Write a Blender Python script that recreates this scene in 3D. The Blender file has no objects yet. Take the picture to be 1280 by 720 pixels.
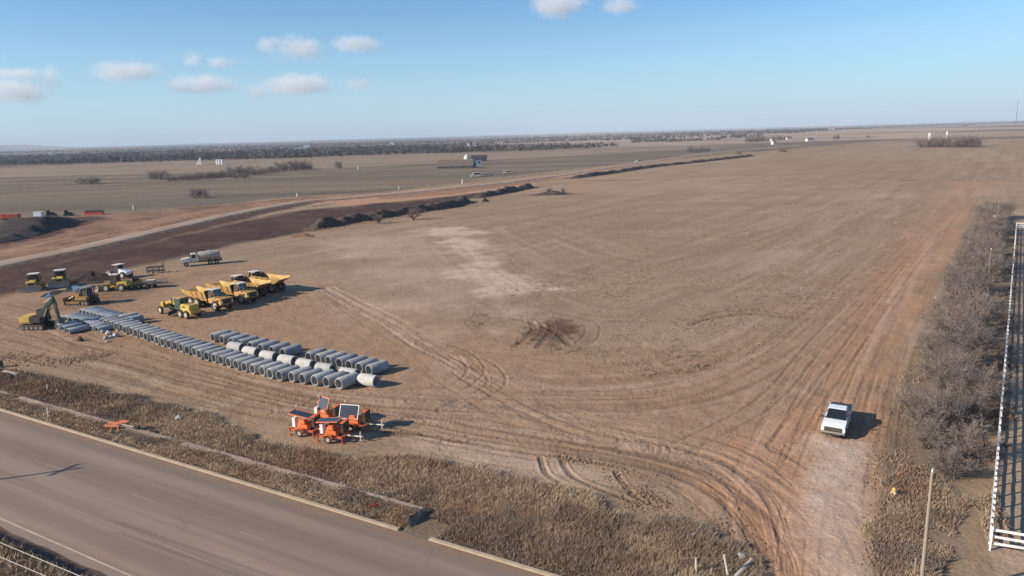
import bpy, bmesh, math, random
import numpy as np
from mathutils import Matrix, Vector
random.seed(7)
RNG = np.random.default_rng(11)
R_ = math.radians
C = bpy.context.scene.collection
sc = bpy.context.scene

# ------------------------------------------------------------------ camera model
FPX, PITCH, ROLL, CAMH = 914.0, R_(11.9), R_(1.65), 27.0
def at(x, y, z=0.0):
    """where the sight line of one point of the photograph meets the height z (used for surveying positions)"""
    dx, dy = x - 640, y - 360
    c, s = math.cos(ROLL), math.sin(ROLL)
    u, v = dx*c - dy*s, dx*s + dy*c
    fy = FPX*math.cos(PITCH) - v*math.sin(PITCH)
    fz = -FPX*math.sin(PITCH) - v*math.cos(PITCH)
    t = (z - CAMH)/fz
    return (u*t, fy*t)
def ats(pts, z=0.0): return [at(x, y, z) for x, y in pts]

# ------------------------------------------------------------------ numpy noise
def _hash(ix, iy, seed):
    h = (ix.astype(np.int64)*374761393 + iy.astype(np.int64)*668265263 + seed*974711) & 0xFFFFFFFF
    h = ((h ^ (h >> 13))*1274126177) & 0xFFFFFFFF
    h = h ^ (h >> 16)
    return (h & 0xFFFF).astype(np.float32)/65535.0
def vnoise(x, y, seed=0):
    ix, iy = np.floor(x), np.floor(y)
    fx, fy = (x-ix).astype(np.float32), (y-iy).astype(np.float32)
    fx = fx*fx*(3-2*fx); fy = fy*fy*(3-2*fy)
    a = _hash(ix, iy, seed); b = _hash(ix+1, iy, seed); c = _hash(ix, iy+1, seed); d = _hash(ix+1, iy+1, seed)
    return (a+(b-a)*fx)*(1-fy) + (c+(d-c)*fx)*fy
def fbm(x, y, seed=0, octs=4):
    s, a, t = 0, .5, 0
    for k in range(octs):
        s = s + a*vnoise(x*2**k+k*17.3, y*2**k-k*9.1, seed+k); t += a; a *= .55
    return s/t
def sstep(a, b, x):
    t = np.clip((x-a)/(b-a), 0, 1); return t*t*(3-2*t)
def line_dist(X, Y, pts, reach):
    """unsigned distance, side (+1 on the left of the walking direction) and arc length; far points get a big distance"""
    D = np.full(X.shape, 1e6, np.float32); S = np.zeros(X.shape, np.float32); L = np.zeros(X.shape, np.float32)
    px = [p[0] for p in pts]; py = [p[1] for p in pts]
    idx = np.nonzero((X > min(px)-reach) & (X < max(px)+reach) & (Y > min(py)-reach) & (Y < max(py)+reach))[0]
    if len(idx) == 0: return D, S, L
    x, y = X[idx], Y[idx]
    d = np.full(x.shape, 1e6, np.float32); s = np.zeros_like(d); l = np.zeros_like(d); acc = 0
    for (ax, ay), (bx, by) in zip(pts[:-1], pts[1:]):
        ex, ey = bx-ax, by-ay; n = math.hypot(ex, ey)+1e-9
        t = np.clip(((x-ax)*ex+(y-ay)*ey)/(n*n), 0, 1)
        dd = np.hypot(x-ax-t*ex, y-ay-t*ey)
        m = dd < d
        d = np.where(m, dd, d); s = np.where(m, np.sign(ex*(y-ay)-ey*(x-ax)), s); l = np.where(m, acc+t*n, l)
        acc += n
    D[idx] = d; S[idx] = s; L[idx] = l
    return D, S, L
def smooth_line(pts, n=6):
    """Catmull-Rom through the points"""
    P = [pts[0]] + list(pts) + [pts[-1]]; out = []
    for i in range(1, len(P)-2):
        p0, p1, p2, p3 = P[i-1], P[i], P[i+1], P[i+2]
        for k in range(n):
            t = k/n
            out.append(tuple(.5*((2*b)+(-a+c)*t+(2*a-5*b+4*c-d)*t*t+(-a+3*b-3*c+d)*t**3) for a, b, c, d in zip(p0, p1, p2, p3)))
    out.append(tuple(pts[-1])); return out
def poly_sd(X, Y, pts, reach=60):
    """signed distance to a polygon, positive inside"""
    D, _, _ = line_dist(X, Y, list(pts)+[pts[0]], reach)
    ins = np.zeros(X.shape, bool); n = len(pts)
    for i in range(n):
        (ax, ay), (bx, by) = pts[i], pts[(i+1) % n]
        if ay == by: continue
        cond = (ay > Y) != (by > Y)
        ins ^= cond & (X < (bx-ax)*(Y-ay)/(by-ay)+ax)
    return np.where(ins, D, -D)

# ------------------------------------------------------------------ surveyed lines
KERB = [at(0, 514), at(640, 708)]
kd = Vector((KERB[1][0]-KERB[0][0], KERB[1][1]-KERB[0][1])).normalized()       # along the road, towards the right
kn = Vector((kd.y, -kd.x))                                                       # across the road, towards the camera
if kn.y > 0: kn = -kn
K0 = Vector(KERB[0])
def road_pt(s, w): p = K0 + kd*s + kn*w; return (p.x, p.y)
NEAR_LINE = (Vector(at(87, 687))-K0).dot(kn)
ROADW = NEAR_LINE + 1.25
def lin(x): return x
FENCE0, FENCE1 = Vector(at(1237, 688)), Vector(at(1270, 286))
fd = (FENCE1-FENCE0).normalized()
fn = Vector((fd.y, -fd.x))

HAUL = smooth_line(ats([(-120, 362), (0, 331), (100, 311), (200, 288), (300, 266), (380, 252), (450, 246), (560, 236), (680, 222), (800, 204), (900, 190), (1000, 182)]))
SPOIL = smooth_line(ats([(388, 287), (420, 281), (470, 273), (520, 265), (560, 259), (585, 252)]))
SPOIL2 = smooth_line(ats([(596, 247), (625, 242), (665, 234)]))
TRENCH = smooth_line(ats([(715, 223), (760, 217), (815, 209), (870, 203), (940, 195)]))
PIT = smooth_line(ats([(-90, 312), (0, 300), (40, 288), (88, 276)]))
FIELDEDGE = smooth_line(ats([(0, 372), (120, 345), (230, 322), (300, 308), (380, 292), (450, 283)]))
MOUND = at(690, 243)

def bank_h(d, w, h, slope):
    return h*np.clip((w+h/slope-d)/(h/slope), 0, 1)
def height(X, Y):
    X = np.asarray(X, np.float32); Y = np.asarray(Y, np.float32)
    r = np.hypot(X, Y)
    z = np.zeros(X.shape, np.float32)
    # open country: gentle swells that stay below the eye line
    far = sstep(600, 2500, r)
    z += far*(fbm(X/1400, Y/1400, 3, 3)-.55)*9
    z += sstep(4000, 14000, r)*(fbm(X/5200, Y/5200, 5, 3)-.45)*34
    hx, hy = -7350, 11000
    z += 70*np.exp(-(((X-hx)/700)**2+((Y-hy)/700)**2))*(.8+.4*vnoise(X/350, Y/350, 9))
    # roadside: raised grass bank between kerb and the pale strip, ditch behind it, bank on the near side
    u = (X-K0.x)*kd.x + (Y-K0.y)*kd.y
    w = -((X-K0.x)*kn.x + (Y-K0.y)*kn.y)       # metres beyond the far kerb
    nearby = r < 140
    end = sstep(BANK_END+.25, BANK_END-.25, u)
    bank = .48*sstep(.35, 1.3, w)*sstep(3.8, 2.9, w)*end
    ditch = -.30*np.exp(-((w-5.6)/1.7)**2)
    z += np.where(nearby & (w > .3) & (w < 16), bank+ditch*sstep(-1, 3, w), 0)
    wn = -w-ROADW
    z += np.where(nearby & (wn > .1), 1.0*sstep(.15, 1.7, wn), 0)
    # strip beside the fence
    return z
PITL = sum(math.dist(a, b) for a, b in zip(PIT[:-1], PIT[1:]))
BANK_END = (Vector(at(505, 664))-K0).dot(kd)
TRACKEDGE = None
def gz(x, y): return float(height(np.array([x]), np.array([y]))[0])

# ------------------------------------------------------------------ material helpers
def newmat(name):
    m = bpy.data.materials.new(name); m.use_nodes = True
    nt = m.node_tree; b = nt.nodes['Principled BSDF']
    return m, nt, b
def N(nt, typ, **kw):
    n = nt.nodes.new(typ)
    for k, v in kw.items():
        if k in n.bl_rna.properties.keys(): setattr(n, k, v)
        else: n.inputs[k].default_value = v
    return n
def mixrgb(nt, fac, a, b, blend='MIX'):
    n = nt.nodes.new('ShaderNodeMix'); n.data_type = 'RGBA'; n.blend_type = blend
    for sock, v in ((n.inputs[0], fac), (n.inputs[6], a), (n.inputs[7], b)):
        if hasattr(v, 'links'): nt.links.new(v, sock)
        elif isinstance(v, (int, float)): sock.default_value = v if sock.type == 'VALUE' else (v, v, v, 1)
        else: sock.default_value = (*v, 1)
    return n.outputs[2]
def noise(nt, vec, scale, detail=4, rough=.6):
    n = nt.nodes.new('ShaderNodeTexNoise'); n.inputs['Scale'].default_value = scale
    n.inputs['Detail'].default_value = detail; n.inputs['Roughness'].default_value = rough
    if vec is not None: nt.links.new(vec, n.inputs['Vector'])
    return n.outputs['Fac']
def ramp(nt, fac, a, b):
    n = nt.nodes.new('ShaderNodeMapRange'); n.inputs['From Min'].default_value = a; n.inputs['From Max'].default_value = b
    nt.links.new(fac, n.inputs['Value']); return n.outputs[0]
def math_(nt, op, a, b=None):
    n = nt.nodes.new('ShaderNodeMath'); n.operation = op
    for s, v in zip(n.inputs, (a, b)):
        if v is None: continue
        if hasattr(v, 'links'): nt.links.new(v, s)
        else: s.default_value = v
    return n.outputs[0]
def mapping(nt, vec, scale):
    n = nt.nodes.new('ShaderNodeMapping'); n.inputs['Scale'].default_value = scale
    nt.links.new(vec, n.inputs['Vector']); return n.outputs[0]
DUST = (.27, .185, .12)
def paint(name, col, rough=.45, metal=0, dirt=.3, scale=1.6, spec=.4, dustcol=DUST):
    m, nt, b = newmat(name)
    tc = nt.nodes.new('ShaderNodeTexCoord').outputs['Object']
    f = ramp(nt, noise(nt, tc, scale, 5, .65), .42, .72)
    f = math_(nt, 'MULTIPLY', f, dirt)
    v = noise(nt, tc, scale*7, 3)
    c = mixrgb(nt, ramp(nt, v, .3, .7), tuple(x*.86 for x in col), tuple(min(1, x*1.08) for x in col))
    nt.links.new(mixrgb(nt, f, c, dustcol), b.inputs['Base Color'])
    r = math_(nt, 'ADD', math_(nt, 'MULTIPLY', f, .4), rough); nt.links.new(r, b.inputs['Roughness'])
    b.inputs['Metallic'].default_value = metal; b.inputs['Specular IOR Level'].default_value = spec
    return m
M = {}
M['yellow'] = paint('machine_yellow', (.55, .36, .06), .55, 0, .7)
M['yellow_bright'] = paint('bright_yellow', (.58, .37, .05), .55, 0, .7, 1.2)
M['tan_yellow'] = paint('dusty_yellow', (.54, .315, .085), .65, 0, .85, 1.1)
M['orange'] = paint('safety_orange', (.72, .145, .025), .5, 0, .4)
M['orange_red'] = paint('orange_red', (.62, .095, .03), .55, 0, .35)
M['fade_orange'] = paint('faded_orange', (.70, .18, .085), .6, 0, .25)
M['black'] = paint('machine_black', (.022, .021, .02), .55, 0, .25)
M['brown_black'] = paint('rusty_black', (.045, .028, .02), .65, 0, .3)
M['white'] = paint('white_paint', (.78, .78, .77), .35, 0, .12)
M['truck_white'] = paint('car_white', (.80, .80, .80), .22, 0, .07, 1.2, .6)
M['dull_white'] = paint('dull_white', (.52, .49, .45), .6, 0, .25)
M['cream'] = paint('dusty_white', (.66, .59, .50), .5, 0, .35)
M['steel'] = paint('worn_steel', (.32, .29, .26), .45, .5, .4)
M['dark_steel'] = paint('dark_steel', (.10, .095, .09), .5, .3, .4)
M['rubber'] = paint('rubber_dusty', (.035, .032, .03), .85, 0, .55, 3)
M['rim_cream'] = paint('pale_rim', (.52, .45, .36), .6, 0, .4)
M['rim_dark'] = paint('dark_rim', (.16, .16, .165), .4, .6, .3)
M['green_dark'] = paint('dark_green_paint', (.03, .06, .045), .4, 0, .2)
M['red'] = paint('dull_red', (.42, .06, .04), .5, 0, .3)
M['wood'] = paint('weathered_wood', (.30, .23, .17), .85, 0, .2, 5)
M['pale_wood'] = paint('bleached_wood', (.52, .45, .36), .85, 0, .15, 5)
M['vinyl'] = paint('white_vinyl', (.78, .76, .73), .45, 0, .4, 1.1)
M['roof_brown'] = paint('brown_shingles', (.12, .09, .075), .85, 0, .2, .4)
M['roof_dark'] = paint('dark_roof', (.035, .035, .04), .7, 0, .1, .4)
M['blue_grey'] = paint('blue_grey_wall', (.055, .062, .08), .7, 0, .2, .4)
M['galv'] = paint('galvanised', (.5, .5, .5), .4, .7, .15)
M['wire'] = paint('aluminium_cable', (.26, .23, .20), .5, .4, 0)
M['plastic_dark'] = paint('black_plastic', (.03, .03, .032), .6, 0, .1)
M['lamp_amber'] = paint('amber_lens', (.7, .25, .03), .2, 0, 0)
M['lamp_clear'] = paint('clear_lens', (.75, .76, .78), .12, 0, 0, 1, .8)
M['lamp_red'] = paint('red_lens', (.45, .02, .02), .2, 0, 0)
def glass(name, col=(.015, .018, .022)):
    m, nt, b = newmat(name); b.inputs['Base Color'].default_value = (*col, 1); b.inputs['Roughness'].default_value = .08
    b.inputs['Specular IOR Level'].default_value = .7; return m
M['glass'] = glass('dark_glass')
def concrete(name, a, b_, stain, sc_=1.4):
    m, nt, b = newmat(name)
    g = nt.nodes.new('ShaderNodeNewGeometry').outputs['Position']
    oi = nt.nodes.new('ShaderNodeObjectInfo').outputs['Random']
    tc = nt.nodes.new('ShaderNodeTexCoord').outputs['Object']
    add = nt.nodes.new('ShaderNodeVectorMath'); add.operation = 'ADD'
    sc2 = nt.nodes.new('ShaderNodeVectorMath'); sc2.operation = 'SCALE'; sc2.inputs['Scale'].default_value = 1
    nt.links.new(tc, add.inputs[0])
    cb = nt.nodes.new('ShaderNodeCombineXYZ'); k = math_(nt, 'MULTIPLY', oi, 97.0); nt.links.new(k, cb.inputs[0]); nt.links.new(k, cb.inputs[1])
    nt.links.new(cb.outputs[0], add.inputs[1]); v = add.outputs[0]
    c = mixrgb(nt, ramp(nt, noise(nt, v, sc_, 5, .65), .35, .68), a, b_)
    c = mixrgb(nt, math_(nt, 'MULTIPLY', ramp(nt, noise(nt, mapping(nt, v, (.6, 3, 3)), 2.2, 4), .52, .75), .55), c, stain)
    c = mixrgb(nt, 1.0, c, mixrgb(nt, oi, (.78, .78, .80), (1.12, 1.1, 1.06)), 'MULTIPLY')
    nt.links.new(c, b.inputs['Base Color']); b.inputs['Roughness'].default_value = .85
    bp = nt.nodes.new('ShaderNodeBump'); bp.inputs['Strength'].default_value = .25; bp.inputs['Distance'].default_value = .02
    nt.links.new(noise(nt, v, 9, 5), bp.inputs['Height']); nt.links.new(bp.outputs[0], b.inputs['Normal'])
    return m
M['concrete'] = concrete('pipe_concrete', (.255, .258, .262), (.385, .38, .37), (.17, .16, .15))
M['concrete_pale'] = concrete('pale_concrete', (.34, .335, .325), (.44, .43, .41), (.25, .23, .21))
M['concrete_blue'] = concrete('grey_blue_concrete', (.24, .25, .275), (.36, .37, .39), (.16, .16, .17))
def solar_mat():
    m, nt, b = newmat('solar_cells')
    tc = nt.nodes.new('ShaderNodeTexCoord').outputs['Object']
    br = nt.nodes.new('ShaderNodeTexBrick'); br.offset = 0; br.inputs['Scale'].default_value = 5
    br.inputs['Color1'].default_value = (.014, .02, .034, 1); br.inputs['Color2'].default_value = (.018, .026, .042, 1)
    br.inputs['Mortar'].default_value = (.10, .11, .12, 1); br.inputs['Mortar Size'].default_value = .03
    br.inputs['Brick Width'].default_value = .8; br.inputs['Row Height'].default_value = .5
    nt.links.new(tc, br.inputs['Vector']); nt.links.new(br.outputs[0], b.inputs['Base Color']); b.inputs['Roughness'].default_value = .25
    return m
M['solar'] = solar_mat()

# ------------------------------------------------------------------ mesh builder
class MB:
    def __init__(s): s.v = []; s.f = []
    def add(s, vs, fs):
        o = len(s.v); s.v += [tuple(map(float, p)) for p in vs]; s.f += [tuple(i+o for i in f) for f in fs]; return s
    def hexa(s, b, t):
        return s.add(list(b)+list(t), [(3, 2, 1, 0), (4, 5, 6, 7), (0, 1, 5, 4), (1, 2, 6, 5), (2, 3, 7, 6), (3, 0, 4, 7)])
    def box(s, x0, x1, y0, y1, z0, z1):
        return s.hexa([(x0, y0, z0), (x1, y0, z0), (x1, y1, z0), (x0, y1, z0)], [(x0, y0, z1), (x1, y0, z1), (x1, y1, z1), (x0, y1, z1)])
    def frus(s, a, b):      # two rectangles (x0,x1,y0,y1,z)
        q = lambda r: [(r[0], r[2], r[4]), (r[1], r[2], r[4]), (r[1], r[3], r[4]), (r[0], r[3], r[4])]
        return s.hexa(q(a), q(b))
    def prism(s, prof, y0, y1):
        n = len(prof)
        a = sum(prof[i][0]*prof[(i+1) % n][1]-prof[(i+1) % n][0]*prof[i][1] for i in range(n))
        if a > 0: prof = prof[::-1]
        vs = [(x, y0, z) for x, z in prof]+[(x, y1, z) for x, z in prof]
        fs = [tuple(range(n))[::-1], tuple(range(n, 2*n))]+[(i, (i+1) % n, n+(i+1) % n, n+i) for i in range(n)]
        return s.add(vs, fs)
    def cyl(s, p0, p1, r0, r1=None, n=10, caps=True):
        r1 = r0 if r1 is None else r1
        p0, p1 = Vector(p0), Vector(p1); d = (p1-p0).normalized()
        a = d.orthogonal().normalized(); b = d.cross(a)
        vs = []
        for p, r in ((p0, r0), (p1, r1)):
            vs += [p+(a*math.cos(2*math.pi*k/n)+b*math.sin(2*math.pi*k/n))*r for k in range(n)]
        fs = [(k, (k+1) % n, n+(k+1) % n, n+k) for k in range(n)]
        if caps: fs += [tuple(range(n))[::-1], tuple(range(n, 2*n))]
        return s.add(vs, fs)
    def lathe(s, prof, org=(0, 0, 0), n=20, ax=1, sy=1.0, sz=1.0):
        """closed profile (r, h) turned round the axis ax; sy, sz squeeze the round"""
        vs = []
        for k in range(n):
            c, q = math.cos(2*math.pi*k/n), math.sin(2*math.pi*k/n)
            for r, h in prof:
                p = [c*r*sy, q*r*sz]; p.insert(ax, h)
                vs.append((p[0]+org[0], p[1]+org[1], p[2]+org[2]))
        m = len(prof)
        fs = [(k*m+i, k*m+(i+1) % m, ((k+1) % n)*m+(i+1) % m, ((k+1) % n)*m+i) for k in range(n) for i in range(m)]
        return s.add(vs, fs)
    def path(s, pts, r, n=6):
        for a, b in zip(pts[:-1], pts[1:]): s.cyl(a, b, r, r, n)
        return s
    def xf(s, m): s.v = [tuple(m @ Vector(p)) for p in s.v]; return s
    def build(s, name, mat, parent=None, bevel=0, smooth=35, loc=None):
        me = bpy.data.meshes.new(name); me.from_pydata(s.v, [], s.f); me.update()
        bm = bmesh.new(); bm.from_mesh(me)
        bmesh.ops.recalc_face_normals(bm, faces=bm.faces)
        if bevel:
            es = [e for e in bm.edges if len(e.link_faces) == 2 and e.calc_face_angle(0) > R_(25)]
            bmesh.ops.bevel(bm, geom=es, offset=bevel, segments=2, affect='EDGES', clamp_overlap=True)
        bm.to_mesh(me); bm.free()
        if smooth:
            me.polygons.foreach_set('use_smooth', [True]*len(me.polygons)); me.set_sharp_from_angle(angle=R_(smooth))
        me.materials.append(M[mat] if isinstance(mat, str) else mat)
        o = bpy.data.objects.new(name, me); C.objects.link(o)
        if parent: o.parent = parent
        if loc: o.location = loc
        return o
def tag(o, label=None, cat=None, group=None, kind=None):
    if label: o['label'] = label
    if cat: o['category'] = cat
    if group: o['group'] = group
    if kind: o['kind'] = kind
    return o
def thing(name, label, cat, loc=(0, 0, 0), rz=0, group=None):
    o = bpy.data.objects.new(name, None); o.empty_display_size = .3; C.objects.link(o)
    o.location = loc; o.rotation_euler = (0, 0, rz)
    return tag(o, label, cat, group)
def kids(o): return [c for c in o.children]
def copy_tree(o, label=None, loc=None, rz=None, parent=None):
    c = o.copy(); C.objects.link(c)
    if parent: c.parent = parent
    if loc is not None: c.location = loc
    if rz is not None: c.rotation_euler = (0, 0, rz)
    if label: c['label'] = label
    for k in list(o.children): copy_tree(k, parent=c)
    return c
def np_mesh(name, V, F, mat, smooth=False):
    me = bpy.data.meshes.new(name); n, k = F.shape
    me.vertices.add(len(V)); me.vertices.foreach_set('co', np.ascontiguousarray(V, np.float32).ravel())
    me.loops.add(n*k); me.loops.foreach_set('vertex_index', np.ascontiguousarray(F, np.int32).ravel())
    me.polygons.add(n); me.polygons.foreach_set('loop_start', np.arange(0, n*k, k, dtype=np.int32))
    if smooth: me.polygons.foreach_set('use_smooth', np.ones(n, bool))
    me.update(calc_edges=True); me.validate()
    me.materials.append(mat); o = bpy.data.objects.new(name, me); C.objects.link(o); return o
ORD = ['first', 'second', 'third', 'fourth', 'fifth', 'sixth', 'seventh', 'eighth', 'ninth', 'tenth', 'eleventh', 'twelfth', 'thirteenth', 'fourteenth',
       'fifteenth', 'sixteenth', 'seventeenth', 'eighteenth', 'nineteenth', 'twentieth']
ORD += ['twenty-'+o for o in ORD[:9]] + ['thirtieth'] + ['thirty-'+o for o in ORD[:9]] + ['fortieth'] + ['forty-'+o for o in ORD[:9]] + ['fiftieth'] + ['fifty-'+o for o in ORD[:9]] + ['sixtieth'] + ['sixty-'+o for o in ORD[:9]] + ['seventieth'] + ['seventy-'+o for o in ORD[:9]]

# ------------------------------------------------------------------ camera, sun, sky
cam = bpy.data.cameras.new('camera'); cam.sensor_width = 36; cam.lens = FPX/1280*36
cam.clip_start = .5; cam.clip_end = 120000
co = bpy.data.objects.new('camera', cam); C.objects.link(co)
co.matrix_world = Matrix.Translation((0, 0, CAMH)) @ Matrix.Rotation(math.pi/2-PITCH, 4, 'X') @ Matrix.Rotation(-ROLL, 4, 'Z')
sc.camera = co
SUN_EL, SUN_AZ = R_(25.5), R_(17)
sd = Vector((math.cos(SUN_EL)*math.cos(SUN_AZ), math.cos(SUN_EL)*math.sin(SUN_AZ), -math.sin(SUN_EL)))
sl = bpy.data.lights.new('sun', 'SUN'); sl.energy = 5.0; sl.angle = R_(.53); sl.color = (1, .90, .76)
so = bpy.data.objects.new('sun', sl); C.objects.link(so); so.rotation_euler = sd.to_track_quat('-Z', 'Y').to_euler(); so.location = (-200, -80, 200)
w = bpy.data.worlds.new('World'); sc.world = w; w.use_nodes = True
nt = w.node_tree; bg = nt.nodes['Background']
sky = nt.nodes.new('ShaderNodeTexSky'); sky.sky_type = 'NISHITA'; sky.sun_disc = False
sky.sun_elevation = SUN_EL; sky.sun_rotation = math.atan2(-sd.x, -sd.y); sky.altitude = 350; sky.air_density = 1.0; sky.dust_density = .2; sky.ozone_density = 1.6
tn = nt.nodes.new('ShaderNodeMix'); tn.data_type = 'RGBA'; tn.blend_type = 'MULTIPLY'; tn.inputs[0].default_value = 1
nt.links.new(sky.outputs[0], tn.inputs[6]); tn.inputs[7].default_value = (.66, .99, 1.27, 1); gn = nt.nodes.new('ShaderNodeTexCoord'); sx = nt.nodes.new('ShaderNodeSeparateXYZ'); nt.links.new(gn.outputs['Generated'], sx.inputs[0])
mr = nt.nodes.new('ShaderNodeMapRange'); mr.interpolation_type = 'SMOOTHSTEP'; mr.inputs['From Min'].default_value = -.02; mr.inputs['From Max'].default_value = .17; mr.inputs['To Min'].default_value = .85; mr.inputs['To Max'].default_value = 0
nt.links.new(sx.outputs[2], mr.inputs['Value'])
hm = nt.nodes.new('ShaderNodeMix'); hm.data_type = 'RGBA'; nt.links.new(mr.outputs[0], hm.inputs[0]); nt.links.new(tn.outputs[2], hm.inputs[6]); hm.inputs[7].default_value = (4.35, 6.2, 7.6, 1)
nt.links.new(hm.outputs[2], bg.inputs[0]); bg.inputs[1].default_value = .078
sc.view_settings.view_transform = 'Standard'; sc.view_settings.look = 'None'; sc.view_settings.gamma = 1; sc.view_settings.use_curve_mapping = False
sc.view_settings.exposure = .55
cy = sc.cycles
cy.max_bounces = 5; cy.diffuse_bounces = 3; cy.glossy_bounces = 2; cy.transmission_bounces = 2; cy.volume_bounces = 2; cy.transparent_max_bounces = 8
cy.use_denoising = True; cy.sample_clamp_indirect = 4

# ------------------------------------------------------------------ ground sheet
def build_ground():
    core = np.linspace(-41, 41, 1250)
    side = np.concatenate([np.linspace(-180, -41, 90)[:-1], core, np.linspace(41, 180, 90)[1:-1]])
    A = np.radians(side)
    dep = np.concatenate([np.linspace(89, 50, 12), np.linspace(49.5, 8, 540), np.geomspace(7.93, .04, 400)])
    Rr = CAMH/np.tan(np.radians(dep))
    nr, na = len(Rr), len(A)
    X = (Rr[:, None]*np.sin(A)[None, :]).ravel(); Y = (Rr[:, None]*np.cos(A)[None, :]).ravel()
    X = X.astype(np.float64); Y = Y.astype(np.float64)
    Z = height(X, Y).astype(np.float64)
    r = np.hypot(X, Y)
    # --- zones
    z0 = np.zeros(X.shape, np.float32)
    n1 = fbm(X/9, Y/9, 41, 4)-.5; n2 = fbm(X/28, Y/28, 43, 4)-.5; n3 = fbm(X/1.6, Y/1.6, 45, 4)-.5
    def pm(px, soft, rough=1.0, reach=60):
        p = ats(px) if rough >= 0 else px
        sdv = poly_sd(X, Y, p, reach) + (n1*2.2+n3*.5)*soft*abs(rough)
        return sstep(-soft, soft, sdv).astype(np.float32)
    red, dark, pale, grass, rut, olive = z0.copy(), z0.copy(), z0.copy(), z0.copy(), z0.copy(), z0.copy()
    dirt = pm([(1180, 226), (1262, 224), (1228, 262), (1198, 330), (1172, 400), (1138, 480), (1112, 560), (1103, 620), (1085, 760), (935, 760), (944, 700), (915, 655), (850, 612),
               (740, 580), (640, 575), (520, 555), (400, 548), (250, 505), (100, 465), (-60, 440), (-60, 340), (120, 352), (230, 335), (330, 330), (395, 345),
               (470, 372), (600, 405), (740, 432), (860, 440), (960, 415), (1030, 360), (1100, 300)], 6.0, 1.5)
    red = np.maximum(red, dirt*.22)
    red = np.maximum(red, .85*pm([(1190, 228), (1252, 226), (1212, 270), (1165, 350), (1120, 440), (1085, 540), (1095, 640), (1070, 760), (955, 760), (955, 690), (930, 640), (880, 600), (930, 560), (1000, 500), (1050, 400), (1120, 310)], 4, 1.3))
    red = np.maximum(red, 1.0*pm([(1010, 560), (1080, 575), (1090, 640), (1070, 760), (960, 760), (955, 690), (925, 645), (870, 612), (900, 600), (960, 610)], 2.5, 1.3))
    # red cut slopes by the haul road
    red = np.maximum(red, .95*pm([(0, 300), (110, 275), (240, 262), (330, 250), (420, 243), (560, 238), (680, 224), (560, 244), (440, 250), (330, 262), (200, 286), (80, 312), (0, 326)], 4, 1.0))
    red = np.maximum(red, .55*pm([(-60, 330), (0, 318), (110, 300), (150, 268), (300, 255), (90, 290)], 5, 1.2))
    red = np.maximum(red, .9*pm([(380, 250), (640, 226), (730, 217), (690, 226), (600, 240), (450, 262)], 4, 1))
    red = np.maximum(red, .36*pm([(690, 226), (770, 219), (900, 222), (1000, 228), (830, 243), (720, 240)], 9, 2))
    mar = pm([(-80, 345), (0, 332), (110, 308), (240, 276), (330, 258), (420, 246), (480, 241), (400, 244), (300, 254), (200, 262), (120, 270), (60, 290), (0, 306), (-80, 318)], 4, 1.0)
    red = np.maximum(red, mar*.9); dark = np.maximum(dark, mar*(.52+.8*n1+.3*n3))
    mar2 = pm([(470, 250), (560, 243), (660, 230), (720, 221), (640, 226), (560, 236), (470, 243)], 2.5, 1.0); dark = np.maximum(dark, mar2*.4)
    dh, sh, lh = line_dist(X, Y, HAUL, 45); so = dh*sh
    for off, wd_, amp_ in ((6.5, .9, .75), (11, .8, .55), (17, 1.6, .5), (24, 1.2, .45), (-8, 1.2, .6), (-13, 1.0, .7), (-19, 1.4, .8)):
        q_ = sstep(wd_, wd_*.3, np.abs(so-off-n1*3.5))*(dh < 40)*sstep(210, 170, lh)*sstep(.05, .65, vnoise(lh/14, lh*0+off, 15))
        dark = np.maximum(dark, q_*amp_)
    for off, wd_ in ((8.5, 1.3), (14, 1.8), (20, 2.0)):
        q_ = sstep(wd_, wd_*.3, np.abs(so-off-n1*3.5))*(dh < 40)*sstep(230, 190, lh)*sstep(.1, .7, vnoise(lh/18, lh*0+off, 16)); red = np.maximum(red, q_*.95); dark *= 1-.6*q_
    # dark graded soil between haul road and field
    dk = pm([(-80, 372), (0, 345), (100, 322), (200, 300), (300, 277), (380, 263), (470, 254), (560, 246), (640, 236), (580, 250), (470, 272), (380, 291), (300, 305), (200, 327), (100, 347), (0, 372), (-80, 390)], 3, .8)
    dark = np.maximum(dark, np.clip(dk*(.98+.5*n1), 0, 1))
    d, _, l = line_dist(X, Y, PIT, 60); dark = np.maximum(dark, .95*sstep(17, 10, d+n1*6)*(d < 50))
    for pts in (SPOIL, SPOIL2, TRENCH):
        d, _, l = line_dist(X, Y, pts, 20); dark = np.maximum(dark, .9*sstep(6.0, 3.2, d+n3*2.5))
    d = np.hypot((X-MOUND[0])/2.2, Y-MOUND[1]); dark = np.maximum(dark, .8*sstep(7, 4, d+n3*3))
    dark = np.maximum(dark, .55*pm([(30, 382), (130, 348), (215, 350), (260, 342), (120, 392)], 4, 1.2)*(.5+n1))
    d, s_h, l = line_dist(X, Y, HAUL, 30)
    dark = np.maximum(dark, (.95-.3*sstep(150, 260, l))*sstep(17-8*sstep(110, 260, l), 12-7*sstep(110, 260, l), d+n1*5)*(s_h < 0)*sstep(430, 330, l)*sstep(2.6, 3.4, d))
    red = np.maximum(red, .9*sstep(12, 7, d+n1*4)*sstep(120, 200, l)*sstep(480, 380, l))
    dark *= 1-sstep(4.2, 3.2, d)*.7; red *= 1-.75*sstep(4.2, 3.4, d)
    pale = np.maximum(pale, .95*sstep(4.0, 3.2, d+n1*.8)*(1-.3*sstep(.3, .0, np.abs(np.abs(d)-1.2))))
    # bleached streaks on the field, rubbed tracks
    pale = np.maximum(pale, 1.1*pm([(560, 282), (600, 290), (630, 320), (660, 362), (620, 372), (585, 345), (570, 315), (530, 292)], 5, 2.2)*(.9+1.2*n1))
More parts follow.
